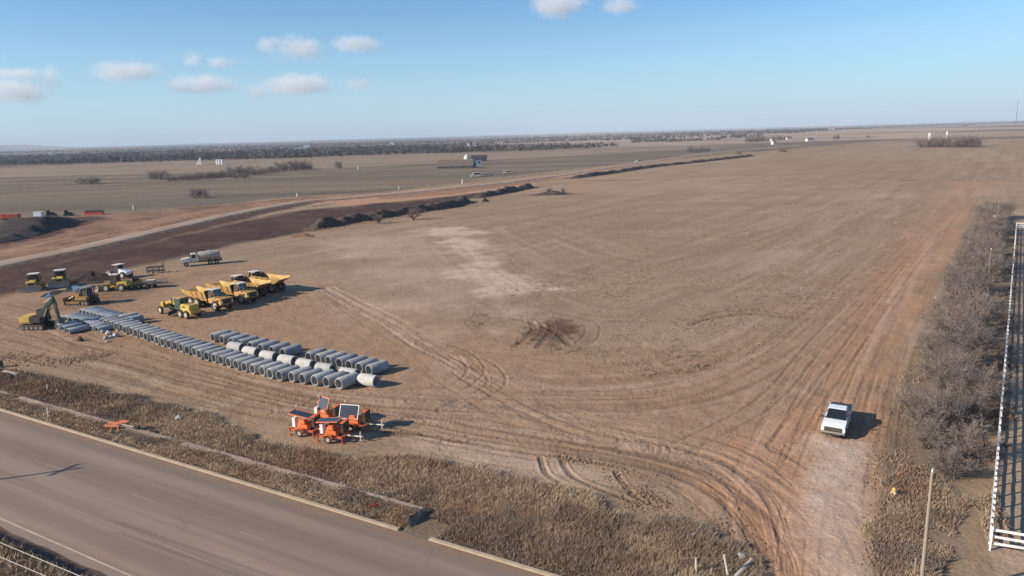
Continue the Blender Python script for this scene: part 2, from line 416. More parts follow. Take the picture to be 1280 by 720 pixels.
    pale = np.maximum(pale, .45*pm([(430, 300), (540, 285), (600, 330), (640, 380), (560, 400), (430, 350)], 9, 2)*(.7+1.6*n1))
    pale = np.maximum(pale, .5*pm([(500, 545), (560, 540), (660, 565), (760, 590), (800, 615), (700, 605), (560, 580)], 2.5, 1))
    pale = np.maximum(pale, .85*pm([(1024, 556), (1072, 560), (1084, 640), (1066, 735), (1015, 735), (1010, 640)], 1.6, 1.4)*(.7+.9*n1))
    olive = np.maximum(olive, .6*pm([(530, 290), (575, 290), (580, 305), (540, 308)], 2, 1))
    # grassland on the left, bands
    gl = pm([(-700, 330), (0, 306), (100, 285), (240, 262), (370, 246), (480, 240), (640, 220), (800, 202), (960, 188), (1100, 176), (1100, 170), (640, 178), (0, 196), (-500, 211)], 10, .6, 400)
    band = fbm(X/160, Y/22, 51, 4)
    olive = np.maximum(olive, gl*(.62+.5*sstep(.42, .66, band)))
    band2 = sstep(.52, .7, fbm(X/120, Y/14, 53, 3)); dark = np.maximum(dark, gl*band2*.32)
    gl2 = pm([(-700, 215), (0, 204), (400, 193), (900, 180), (900, 184), (560, 203), (300, 215), (0, 222), (-700, 240)], 20, .6, 600)
    olive *= 1-gl2*.45; pale = np.maximum(pale, gl2*.12)
    for px, wd in (([(0, 237), (60, 233), (150, 228), (260, 222), (360, 216), (470, 209)], 5), ([(0, 215), (100, 211), (200, 208)], 7),
                   ([(480, 211), (560, 204), (640, 199)], 5), ([(420, 242), (520, 233), (640, 222), (760, 211), (900, 197), (1000, 186)], 2.4),
                   ([(640, 216), (720, 210), (800, 203), (900, 194)], 2.2), ([(1050, 183), (1150, 182), (1400, 178)], 7), ([(940, 190), (1000, 184), (1090, 180)], 6)):
        d, _, l = line_dist(X, Y, smooth_line(ats(px)), 60)
        dark = np.maximum(dark, .6*sstep(wd, wd*.3, d+n1*wd)*(d < 55))
    # field boundary stripe across the crop field
    for px, wd, a in (([(690, 227), (800, 225), (1000, 227), (1180, 225), (1420, 222)], .9, .55), ([(1000, 206), (1150, 205), (1420, 202)], 1.2, .35), ([(1180, 226), (1240, 227)], 2, .3)):
        d, _, l = line_dist(X, Y, ats(px), 30); dark = np.maximum(dark, a*sstep(wd, wd*.3, d+n1)*(d < 25))
    # far country: woods and open patches
    fw = fbm(X/700, Y/380, 61, 4); farm = sstep(1100, 1500, r+n2*500)
    leftw = sstep(.10, -.15, np.arctan2(X, Y))
    dark = np.maximum(dark, farm*np.clip(sstep(.40, .56, fw+.20*leftw-.09), 0, 1)*.8)
    pale = np.maximum(pale, farm*(1-leftw)*.55*sstep(.35, .6, fbm(X/500, Y/160, 63, 3)))
    olive = np.maximum(olive, farm*.4*leftw)
    # verge litter under the rough grass
    u = (X-K0.x)*kd.x+(Y-K0.y)*kd.y; wv = -((X-K0.x)*kn.x+(Y-K0.y)*kn.y)
    vg = poly_sd(X, Y, VERGE, 60)
    grass = np.maximum(grass, sstep(-1.2, 1.2, vg+n3*1.6+n1*1.4))
    grass = np.maximum(grass, sstep(-1, 1, poly_sd(X, Y, RVERGE, 60)+n1*3))
    wn = -wv-ROADW; grass = np.where((wn > 0) & (r < 150), sstep(0, .5, wn), grass)
    d = np.abs(wv-STRIPW); strip = sstep(1.15, .45, np.abs(wv-STRIPW+.35)+n3*.7+n1*.8)*(u < BANK_END)*(u > -60)*(.5+.7*fbm(u/4, u*0, 66, 2))
    pale = np.maximum(pale, np.clip(strip, 0, 1)); grass *= 1-np.clip(strip, 0, .8)
    # yard behind the fence: worn grey lot
    fu = (X-FENCE0.x)*fd.x+(Y-FENCE0.y)*fd.y; fv = (X-FENCE0.x)*fn.x+(Y-FENCE0.y)*fn.y
    yard = sstep(-.6, .8, fv+n3)*sstep(-30, -8, fu)*sstep(60, 20, np.maximum(fu-160, 0))*(r < 420)
    red *= 1-yard; dark *= 1-yard
    pale = np.maximum(pale, yard*.3)
    Zs = Z.copy()
    # --- tyre marks
    def ruts(px, gauge=2.0, wd=.30, amp=.7, smooth=True, single=False, dust=0):
        nonlocal rut, pale, Z
        p = ats(px); p = smooth_line(p, 8) if smooth else p
        d, s, l = line_dist(X, Y, p, 6)
        brk = .55+.6*fbm(l/3.5, s+l*0, 71, 2)
        wob = d+n3*.25
        t = sstep(wd, wd*.35, wob) if single else sstep(wd, wd*.35, np.abs(wob-gauge/2))
        t = t*brk*(d < 5)
        if dust: pale = np.maximum(pale, t*dust)
        else: rut = np.maximum(rut, t*amp)
        Z = Z-t*.10*amp*(r < 160)+.05*amp*sstep(wd*.5, wd*.2, np.abs((d if single else np.abs(wob-gauge/2))-wd*1.25))*brk*(d < 5)*(r < 160)
    # broad streaking along the two haul routes
    for px, wd, fine, amp in (([(1238, 212), (1222, 228), (1175, 295), (1135, 350), (1095, 420), (1060, 490), (1035, 560), (1018, 640), (1010, 780)], 8.5, 1.0, .44),
                              ([(-200, 385), (0, 420), (150, 452), (330, 500), (480, 520), (620, 545), (760, 565), (860, 590), (925, 630), (965, 690), (985, 780)], 6.0, 1.0, .85),
                              ([(-200, 355), (0, 385), (120, 425), (260, 470), (420, 505), (600, 520), (760, 535), (900, 560), (980, 610), (1015, 680), (1030, 780)], 6.5, 1.0, .7),
                              ([(395, 345), (440, 385), (520, 430), (600, 480), (700, 530), (800, 560)], 4, 1, .5),
                              ([(430, 505), (560, 500), (700, 500), (830, 495), (930, 465), (1010, 410), (1070, 350), (1130, 292)], 9, .7, .55),
                              ([(600, 455), (720, 470), (850, 455), (950, 415), (1030, 360), (1110, 290)], 8, .6, .42),
                              ([(560, 300), (660, 372), (780, 400), (900, 372), (1010, 320), (1120, 255)], 16, .42, .34),
                              ([(640, 285), (760, 330), (880, 322), (1000, 280), (1100, 240)], 18, .34, .28)):
        p = smooth_line(ats(px), 8); d, s, l = line_dist(X, Y, p, 25); sdv = d*s
        st = fbm(sdv*1.9*fine+.8*vnoise(l/30, sdv*0, 5), l/22, 81, 4)
        st2 = fbm(sdv*.55+7, l/40, 85, 3)
        win = np.exp(-(d/wd)**2)*(d < 22)
        rut = np.maximum(rut, win*amp*sstep(.47, .68, st)); pale = np.maximum(pale, win*.30*sstep(.52, .74, st2))
        Z = Z-win*.09*sstep(.47, .7, st)*sstep(125, 70, r)*(amp > .4)
    for px in ([(0, 408), (60, 421), (110, 428), (200, 450)], [(0, 428), (80, 447), (200, 470), (380, 505), (520, 528)], [(0, 448), (140, 480), (330, 515)], [(0, 396), (40, 412), (100, 440)],
               [(205, 250), (330, 300)], [(120, 440), (230, 455), (400, 492), (560, 510), (760, 548)],
               [(1208, 240), (1160, 285), (1118, 322), (1060, 350), (1000, 372)], [(1216, 236), (1150, 300), (1105, 345), (1030, 420), (960, 500), (850, 560)],
               [(1224, 234), (1165, 300), (1110, 372), (1040, 470), (975, 560)], [(1180, 262), (1110, 330), (1060, 372)],
               [(520, 500), (570, 485), (595, 462), (575, 440), (530, 428)], [(540, 440), (600, 452), (620, 480), (560, 512)],
               [(870, 405), (905, 392), (940, 388), (985, 397), (1010, 402)], [(880, 402), (930, 396), (990, 392)], [(800, 360), (880, 385), (960, 380), (1050, 360)],
               [(700, 440), (735, 425), (738, 405), (700, 395)], [(655, 425), (690, 408), (715, 412)], [(660, 398), (680, 415), (710, 432)]):
        ruts(px, 2.0, .28, .55)
    for px in ([(643, 433), (655, 425), (668, 412), (664, 402)], [(672, 434), (690, 413), (686, 402)], [(650, 428), (700, 430)], [(640, 398), (690, 412), (712, 432)]): ruts(px, 1, .6, 1.0, single=True)
    for px in ([(676, 572), (682, 590), (700, 603), (730, 612)], [(700, 570), (712, 592), (740, 607), (800, 630)], [(770, 590), (780, 605), (800, 625), (825, 632)], [(455, 538), (510, 541), (545, 547), (578, 553)]): ruts(px, .2, .32, .9, single=True)
    for px in ([(862, 406), (890, 398), (930, 392), (1000, 399)], [(875, 396), (905, 389), (950, 388)]): ruts(px, 1, .55, .9, single=True)
    for px in ([(405, 362), (440, 382), (480, 402), (520, 428), (575, 455)], [(412, 360), (450, 380), (500, 404)]): ruts(px, 1.8, .45, .5, dust=.55)
    for cx, cy_, rw, rh, a in ((690, 412, 44, 19, .95), (105, 447, 26, 6, .75), (8, 446, 14, 4, .8), (800, 625, 30, 14, .45), (830, 628, 18, 6, .6), (50, 405, 40, 8, .3), (635, 398, 60, 10, .4)):
        c0 = at(cx, cy_); ex = abs(at(cx+rw, cy_)[0]-c0[0]); ey = abs(at(cx, cy_-rh)[1]-c0[1])
        d = np.hypot((X-c0[0])/ex, (Y-c0[1])/ey)
        rut = np.maximum(rut, a*sstep(1.15, .35, d+n3*1.4+n1*.8))
    apron = pm([(1026, 552), (1074, 556), (1088, 640), (1072, 760), (1012, 760), (1006, 640)], 1.8, 1.4)
    Z = Zs+(Z-Zs)*(1-.9*apron)*.8; rut *= 1-.9*apron; pale = np.maximum(pale, apron*np.clip(.62+.8*n3+.9*n1, 0, 1)); red = np.maximum(red, apron*.6)
    mc = at(690, 412); mx = abs(at(730, 412)[0]-mc[0]); my = abs(at(690, 396)[1]-mc[1]); dm = np.hypot((X-mc[0])/mx, (Y-mc[1])/my)
    dark = np.maximum(dark, .62*sstep(1.0, .25, dm+n3*1.2+n1*1.0))
    red *= 1-.35*sstep(150, 260, r)*(X > 40)
    # harvested rows on the crop field (parallel swaths) as faint cover change
    sw = fbm((X*fn.x+Y*fn.y)/2.6, (X*fd.x+Y*fd.y)/60, 91, 3)
    sw2 = fbm(X/70, Y/9, 95, 4)
    # fine relief
    near = sstep(260, 90, r)
    Z = Z+near*(n3*.12*(.6+dirt*.6+rut*.6))
    V = np.stack([X, Y, Z], 1)
    i = np.arange(nr-1)[:, None]*na; j = np.arange(na)[None, :]; j2 = (j+1) % na
    F = np.stack([i+j, i+na+j, i+na+j2, i+j2], 2).reshape(-1, 4)[:, ::-1]
    # the middle is closed by a fan of the first ring
    o = np_mesh('ground', V, F, M['ground'], True)
    me = o.data
    for nm, arrs in (('zone_a', (red, dark, pale)), ('zone_b', (grass, rut, olive)), ('zone_c', (sw, sw2, dirt))):
        a = me.attributes.new(nm, 'FLOAT_COLOR', 'POINT')
        col = np.stack([np.clip(q, 0, 1) for q in arrs]+[np.ones_like(red)], 1).astype(np.float32)
        a.data.foreach_set('color', col.ravel())
    tag(o, kind='structure')
    return o
def ground_material():
    m, nt, b = newmat('ground_soil'); L = nt.links
    pos = nt.nodes.new('ShaderNodeNewGeometry').outputs['Position']
    def att(nm):
        a = nt.nodes.new('ShaderNodeAttribute'); a.attribute_name = nm
        s = nt.nodes.new('ShaderNodeSeparateColor'); L.new(a.outputs['Color'], s.inputs[0]); return s.outputs
    ra, rb, rc = att('zone_a'), att('zone_b'), att('zone_c')
    nf = noise(nt, pos, 2.3, 6, .7); nm = noise(nt, pos, .35, 5, .6); nl = noise(nt, pos, .045, 5, .55); nh = noise(nt, pos, 9, 3, .7)
    nll = noise(nt, pos, .006, 4, .5)
    # dry harvested field
    c = mixrgb(nt, ramp(nt, nl, .35, .65), COL['field_a'], COL['field_b'])
    c = mixrgb(nt, ramp(nt, nll, .35, .65), c, mixrgb(nt, .5, c, COL['field_c']))
    nv = noise(nt, mapping(nt, pos, (.5, .16, 1)), 1.0, 5, .65); np_ = noise(nt, pos, .11, 5, .7)
    c = mixrgb(nt, math_(nt, 'MULTIPLY', ramp(nt, nv, .5, .7), .5), c, COL['field_d']); c = mixrgb(nt, math_(nt, 'MULTIPLY', ramp(nt, np_, .54, .68), .55), c, COL['field_c'])
    c = mixrgb(nt, math_(nt, 'MULTIPLY', ramp(nt, rc[0], .45, .66), .5), c, COL['field_d'])
    c = mixrgb(nt, math_(nt, 'MULTIPLY', ramp(nt, rc[1], .5, .7), .45), c, COL['field_c'])
    c = mixrgb(nt, rb[2], c, mixrgb(nt, ramp(nt, nm, .35, .65), COL['olive_a'], COL['olive_b']))
    c = mixrgb(nt, math_(nt, 'MULTIPLY', rc[2], .75), c, mixrgb(nt, ramp(nt, nm, .3, .7), COL['dirt_a'], COL['dirt_b']))
    c = mixrgb(nt, ra[0], c, mixrgb(nt, ramp(nt, nm, .3, .7), COL['red_a'], COL['red_b']))
    c = mixrgb(nt, ra[2], c, mixrgb(nt, ramp(nt, nm, .3, .7), COL['pale_a'], COL['pale_b']))
    c = mixrgb(nt, rb[0], c, mixrgb(nt, ramp(nt, nm, .3, .7), COL['litter_a'], COL['litter_b']))
    c = mixrgb(nt, ra[1], c, mixrgb(nt, ramp(nt, nm, .3, .7), COL['dark_a'], COL['dark_b']))
    c = mixrgb(nt, math_(nt, 'MULTIPLY', rb[1], .85), c, mixrgb(nt, .66, c, COL['rut']))
    # clods, stubble and dust
    g = math_(nt, 'ADD', math_(nt, 'MULTIPLY', ramp(nt, nf, .25, .75), .5), math_(nt, 'MULTIPLY', ramp(nt, nh, .25, .75), .5))
    k = nt.nodes.new('ShaderNodeMapRange'); k.inputs['To Min'].default_value = .70; k.inputs['To Max'].default_value = 1.30; L.new(g, k.inputs['Value'])
    c = mixrgb(nt, 1.0, c, k.outputs[0], 'MULTIPLY')
    L.new(c, b.inputs['Base Color']); b.inputs['Roughness'].default_value = .95; b.inputs['Specular IOR Level'].default_value = .15
    bp = nt.nodes.new('ShaderNodeBump'); bp.inputs['Strength'].default_value = 1.0; bp.inputs['Distance'].default_value = .13
    L.new(math_(nt, 'ADD', nf, math_(nt, 'MULTIPLY', nm, 1.5)), bp.inputs['Height']); L.new(bp.outputs[0], b.inputs['Normal'])
    return m
COL = dict(field_a=(.305, .210, .132), field_b=(.390, .284, .188), field_c=(.258, .166, .098), field_d=(.230, .155, .097),
           olive_a=(.120, .096, .068), olive_b=(.185, .148, .104), dirt_a=(.262, .158, .090), dirt_b=(.352, .228, .140),
           red_a=(.395, .212, .120), red_b=(.465, .272, .165), pale_a=(.455, .330, .248), pale_b=(.560, .415, .322),
           litter_a=(.165, .120, .080), litter_b=(.230, .170, .110), dark_a=(.036, .018, .014), dark_b=(.095, .047, .035), rut=(.085, .046, .027))
M['ground'] = ground_material()
STRIPW = (K0-Vector(at(250, 560))).dot(kn)
VERGE = [road_pt(-80, 4), road_pt(140, 4)] + ats([(960, 760), (945, 700), (905, 668), (850, 652), (780, 650), (700, 612), (620, 592), (540, 580), (480, 572), (400, 566), (330, 548), (230, 516), (120, 486), (50, 472), (0, 462), (-300, 398)])
RVERGE = [tuple(FENCE0+fd*s+fn*v) for s, v in ((-20, -2.6), (0, -2.2), (60, -2.0), (120, -2), (175, -1))] + ats([(1232, 246), (1205, 300), (1178, 360), (1150, 430), (1125, 500), (1112, 560), (1106, 620), (1090, 760)])
TRACKEDGE = ats([(1262, 224), (1228, 262), (1198, 330), (1172, 400), (1138, 480), (1112, 560), (1103, 620), (1085, 760), (935, 760), (1000, 600), (1100, 300)])
build_ground()

# ------------------------------------------------------------------ road
def strip_mesh(name, mat, w0, w1, s0, s1, z, n=60, wob=0, th=0.0):
    mb = MB()
    for k in range(n+1):
        s = s0+(s1-s0)*k/n
        for w_ in (w0, w1):
            x, y = road_pt(s, w_+(random.uniform(-wob, wob) if wob else 0)); mb.v.append((x, y, z))
    mb.f = [(2*k, 2*k+1, 2*k+3, 2*k+2) for k in range(n)]
    return mb.build(name, mat, smooth=0)
def road_material():
    m, nt, b = newmat('road_asphalt'); L = nt.links
    pos = nt.nodes.new('ShaderNodeNewGeometry').outputs['Position']
    vr = nt.nodes.new('ShaderNodeVectorRotate'); vr.rotation_type = 'Z_AXIS'; vr.inputs['Angle'].default_value = -math.atan2(kd.y, kd.x); L.new(pos, vr.inputs['Vector'])
    v = vr.outputs[0]
    lane = noise(nt, mapping(nt, v, (.012, .55, 1)), 1, 4, .6); blot = noise(nt, mapping(nt, v, (.06, .25, 1)), 1, 5, .6); fine = noise(nt, pos, 22, 4, .7)
    st = noise(nt, mapping(nt, v, (.05, 5, 1)), 1, 3, .6)
    c = mixrgb(nt, ramp(nt, lane, .34, .66), (.200, .142, .110), (.300, .219, .170))
    c = mixrgb(nt, math_(nt, 'MULTIPLY', ramp(nt, blot, .45, .72), .5), c, (.215, .150, .118))
    c = mixrgb(nt, math_(nt, 'MULTIPLY', ramp(nt, st, .55, .75), .25), c, (.30, .24, .20))
    vo = nt.nodes.new('ShaderNodeTexVoronoi'); vo.feature = 'DISTANCE_TO_EDGE'; vo.inputs['Scale'].default_value = .16
    wv_ = nt.nodes.new('ShaderNodeVectorMath'); wv_.operation = 'ADD'; nz = nt.nodes.new('ShaderNodeTexNoise'); nz.inputs['Scale'].default_value = .7; L.new(pos, nz.inputs['Vector']); L.new(nz.outputs['Color'], wv_.inputs[0]); L.new(mapping(nt, v, (.35, 1.3, 1)), wv_.inputs[1]); L.new(wv_.outputs[0], vo.inputs['Vector'])
    c = mixrgb(nt, math_(nt, 'MULTIPLY', math_(nt, 'LESS_THAN', vo.outputs['Distance'], .007), .13), c, (.085, .062, .050))
    k = nt.nodes.new('ShaderNodeMapRange'); k.inputs['To Min'].default_value = .85; k.inputs['To Max'].default_value = 1.15; L.new(fine, k.inputs['Value'])
    c = mixrgb(nt, 1.0, c, k.outputs[0], 'MULTIPLY'); L.new(c, b.inputs['Base Color']); b.inputs['Roughness'].default_value = .85; b.inputs['Specular IOR Level'].default_value = .25
    return m
M['road'] = road_material()
M['marking'] = paint('road_paint', (.48, .40, .33), .8, 0, .6, .8)
M['marking_worn'] = paint('worn_road_paint', (.285, .225, .188), .85, 0, .8, .5)
M['kerb'] = paint('kerb_concrete', (.44, .34, .235), .85, 0, .5, .8)
M['gutter_shade'] = paint('gutter_shadow_paint', (.085, .052, .042), .9, 0, .2, .6)  # dark tone holds the shadow of the near bank
M['gutter'] = paint('gutter_dirt', (.22, .14, .095), .9, 0, .4, .6)
S0, S1 = -140, 160
tag(strip_mesh('road', 'road', 0, ROADW, S0, S1, .055), kind='structure')
tag(strip_mesh('road_marking', 'marking', NEAR_LINE-.07, NEAR_LINE+.07, S0, S1, .060), kind='structure')
ctr = (Vector(at(115, 615))-K0).dot(kn)
mk = strip_mesh('road_marking', 'marking_worn', ctr+2.35, ctr+2.45, S0, S1, .060)
tag(mk, kind='structure')
for off, s_ in ((ctr-1.2, 6), (ctr+5.2, 2)):
    for k in range(-8, 12):
        tag(strip_mesh('road_marking', 'marking_worn', off-.06, off+.06, s_+k*12.2, s_+k*12.2+3.0, .060, 2), kind='structure')
tag(strip_mesh('gutter', 'gutter', .0, .7, S0, S1, .0595, 200, .12), kind='structure')
tag(strip_mesh('gutter', 'gutter_shade', ROADW-.55, ROADW+.25, S0, S1, .0595, 200, .10), kind='structure')  # near edge: the grass bank's shadow painted as a dark strip
def kerb_run(s0, s1):
    a, b_ = road_pt(s0, 0), road_pt(s1, 0); c, d_ = road_pt(s1, -.32), road_pt(s0, -.32)
    mb = MB().hexa([(*a, -.1), (*b_, -.1), (*c, -.1), (*d_, -.1)], [(*a, .17), (*b_, .17), (*c, .17), (*d_, .17)])
    return mb
g0 = (Vector(at(497, 665))-K0).dot(kd); g1 = (Vector(at(536, 676))-K0).dot(kd)
for a, b_ in ((S0, g0), (g1, S1)):
    k = kerb_run(a, b_).build('kerb', 'kerb', bevel=.03); tag(k, kind='structure')

# ------------------------------------------------------------------ wheels
def tyre_profile(r, w, hole=.55):
    return [(r*hole, -w*.42), (r*.82, -w*.5), (r*.95, -w*.46), (r, -w*.32), (r, w*.32), (r*.95, w*.46), (r*.82, w*.5), (r*hole, w*.42)]
def wheel(parent, x, y, r, w, rim='rim_cream', n=22, name='wheel', z=None):
    t = MB().lathe(tyre_profile(r, w), (0, 0, 0), n).build(name, 'rubber', parent, loc=(x, y, r if z is None else z))
    out = 1 if y >= 0 else -1
    mb = MB().lathe([(0.001, -w*.3), (r*.57, -w*.36), (r*.57, w*.36), (0.001, w*.3)], n=16)
    mb.cyl((0, out*w*.28, 0), (0, out*w*.42, 0), r*.2, r*.16, 10)
    mb.build('rim', rim, t); return t
M['rust'] = paint('shaded_yellow', (.30, .15, .045), .6, 0, .5)  # machine yellow browned down: shadow on one bulldozer put into its paint
M['tank_grey'] = paint('dusty_tank', (.40, .355, .305), .5, 0, .3)
def place_px(x, y): p = at(x, y); return (p[0], p[1], gz(*p))

# ------------------------------------------------------------------ pickup truck
def pickup():
    p = place_px(1046, 534)
    t = thing('pickup_truck', 'white crew cab pickup truck driving along the red dirt track', 'pickup truck', p, R_(239))
    prof = [(-2.88, .50), (-2.92, .95), (-2.90, 1.32), (-1.05, 1.34), (-1.0, 1.30), (1.15, 1.20), (2.35, 1.14), (2.72, 1.02), (2.86, .80), (2.86, .50),
            (2.42, .45), (2.30, .78), (2.02, .93), (1.68, .93), (1.40, .78), (1.28, .42), (-1.28, .42), (-1.40, .78), (-1.68, .93), (-2.02, .93), (-2.30, .78), (-2.42, .48)]
    cab_l = MB()
    # lower body: nose, doors, with wheel arches, open behind the cab
    front = [(-1.05, .42), (-1.05, 1.30), (1.15, 1.22), (2.30, 1.15), (2.70, 1.03), (2.84, .82), (2.84, .52), (2.42, .47), (2.30, .80), (2.05, .95), (1.68, .95), (1.42, .80), (1.28, .42)]
    b = MB().prism(front, -.98, .98)
    body = b.build('body', 'truck_white', t, bevel=.05)
    # bed: side walls, floor, tailgate
    bs = MB()
    side = [(-1.02, .46), (-1.02, 1.32), (-2.88, 1.34), (-2.90, .52), (-2.42, .48), (-2.30, .80), (-2.05, .95), (-1.68, .95), (-1.42, .80), (-1.28, .44)]
    bs.prism(side, .84, .985); bs.prism(side, -.985, -.84)
    bs.build('bed_side', 'truck_white', t, bevel=.025)
    MB().box(-2.80, -1.06, -.835, .835, .82, .88).build('bed_floor', 'plastic_dark', t)
    MB().box(-2.84, -1.04, -.90, .90, 1.335, 1.375).build('bed_cover', 'plastic_dark', t, bevel=.01)
    MB().box(-2.94, -2.84, -.84, .84, .56, 1.34).build('tailgate', 'truck_white', t, bevel=.02)
    # cab roof with raked pillars
    c = MB().hexa([(-1.06, -.93, 1.26), (1.22, -.93, 1.20), (1.22, .93, 1.20), (-1.06, .93, 1.26)], [(-.86, -.73, 1.88), (.34, -.76, 1.90), (.34, .76, 1.90), (-.86, .73, 1.88)])
    c.build('cabin', 'truck_white', t, bevel=.07)
    def pane(name, q, off=.012):
        q = [Vector(v) for v in q]; n = (q[1]-q[0]).cross(q[3]-q[0]).normalized()
        ctr = sum(q, Vector())/4
        if n.dot(ctr-Vector((0.1, 0, 1.45))) < 0: n = -n
        return MB().hexa([v-n*.02 for v in q], [v+n*off for v in q]).build(name, 'glass', t, smooth=0)
    pane('windshield', [(1.20, -.86, 1.22), (1.20, .86, 1.22), (.38, .71, 1.875), (.38, -.71, 1.875)])
    pane('rear_window', [(-1.04, -.74, 1.36), (-1.04, .74, 1.36), (-.90, .62, 1.80), (-.90, -.62, 1.80)])
    for s in (1, -1):
        f = lambda x, z: (x, s*(.93-(z-1.23)*.28), z)
        pane('side_window', [f(.92, 1.32), f(.16, 1.32), f(.12, 1.78), f(.42, 1.80)])
        pane('side_window', [f(.06, 1.32), f(-.86, 1.34), f(-.74, 1.77), f(.04, 1.78)])
        MB().box(2.60, 2.80, s*.80-.14, s*.80+.16, .86, 1.03).build('headlight', 'lamp_clear', t, bevel=.02)
        MB().frus((1.05, 1.24, s*1.12-.12, s*1.12+.12, 1.22), (1.09, 1.22, s*1.13-.11, s*1.13+.11, 1.42)).cyl((1.1, s*.93, 1.25), (1.12, s*1.05, 1.27), .03).build('mirror', 'black', t)
        MB().box(-2.93, -2.86, s*.9-.075, s*.9+.075, .85, 1.25).build('tail_light', 'lamp_red', t)
        for x in (1.86, -1.86): wheel(t, x, s*.86, .40, .28, 'rim_dark', 20)
        for hx in (-.09, -.9): MB().box(hx-.11, hx+.11, s*.984-.015, s*.984+.015, 1.02, 1.06).build('door_handle', 'black', t)
    MB().prism([(2.66, .66), (2.87, .66), (2.86, .86), (2.80, 1.0), (2.62, 1.0)], -.74, .74).build('grille', 'black', t)
    MB().prism([(2.60, .44), (2.93, .46), (2.97, .54), (2.95, .66), (2.60, .66)], -.97, .97).build('front_bumper', 'steel', t, bevel=.03)
    MB().box(2.80, 2.955, -.62, .62, .33, .44).build('air_dam', 'black', t)
    MB().box(-3.06, -2.86, -.92, .92, .52, .68).build('rear_bumper', 'steel', t, bevel=.03)
    MB().box(-2.3, 2.3, -.7, .7, .28, .44).build('underbody', 'black', t)
pickup()

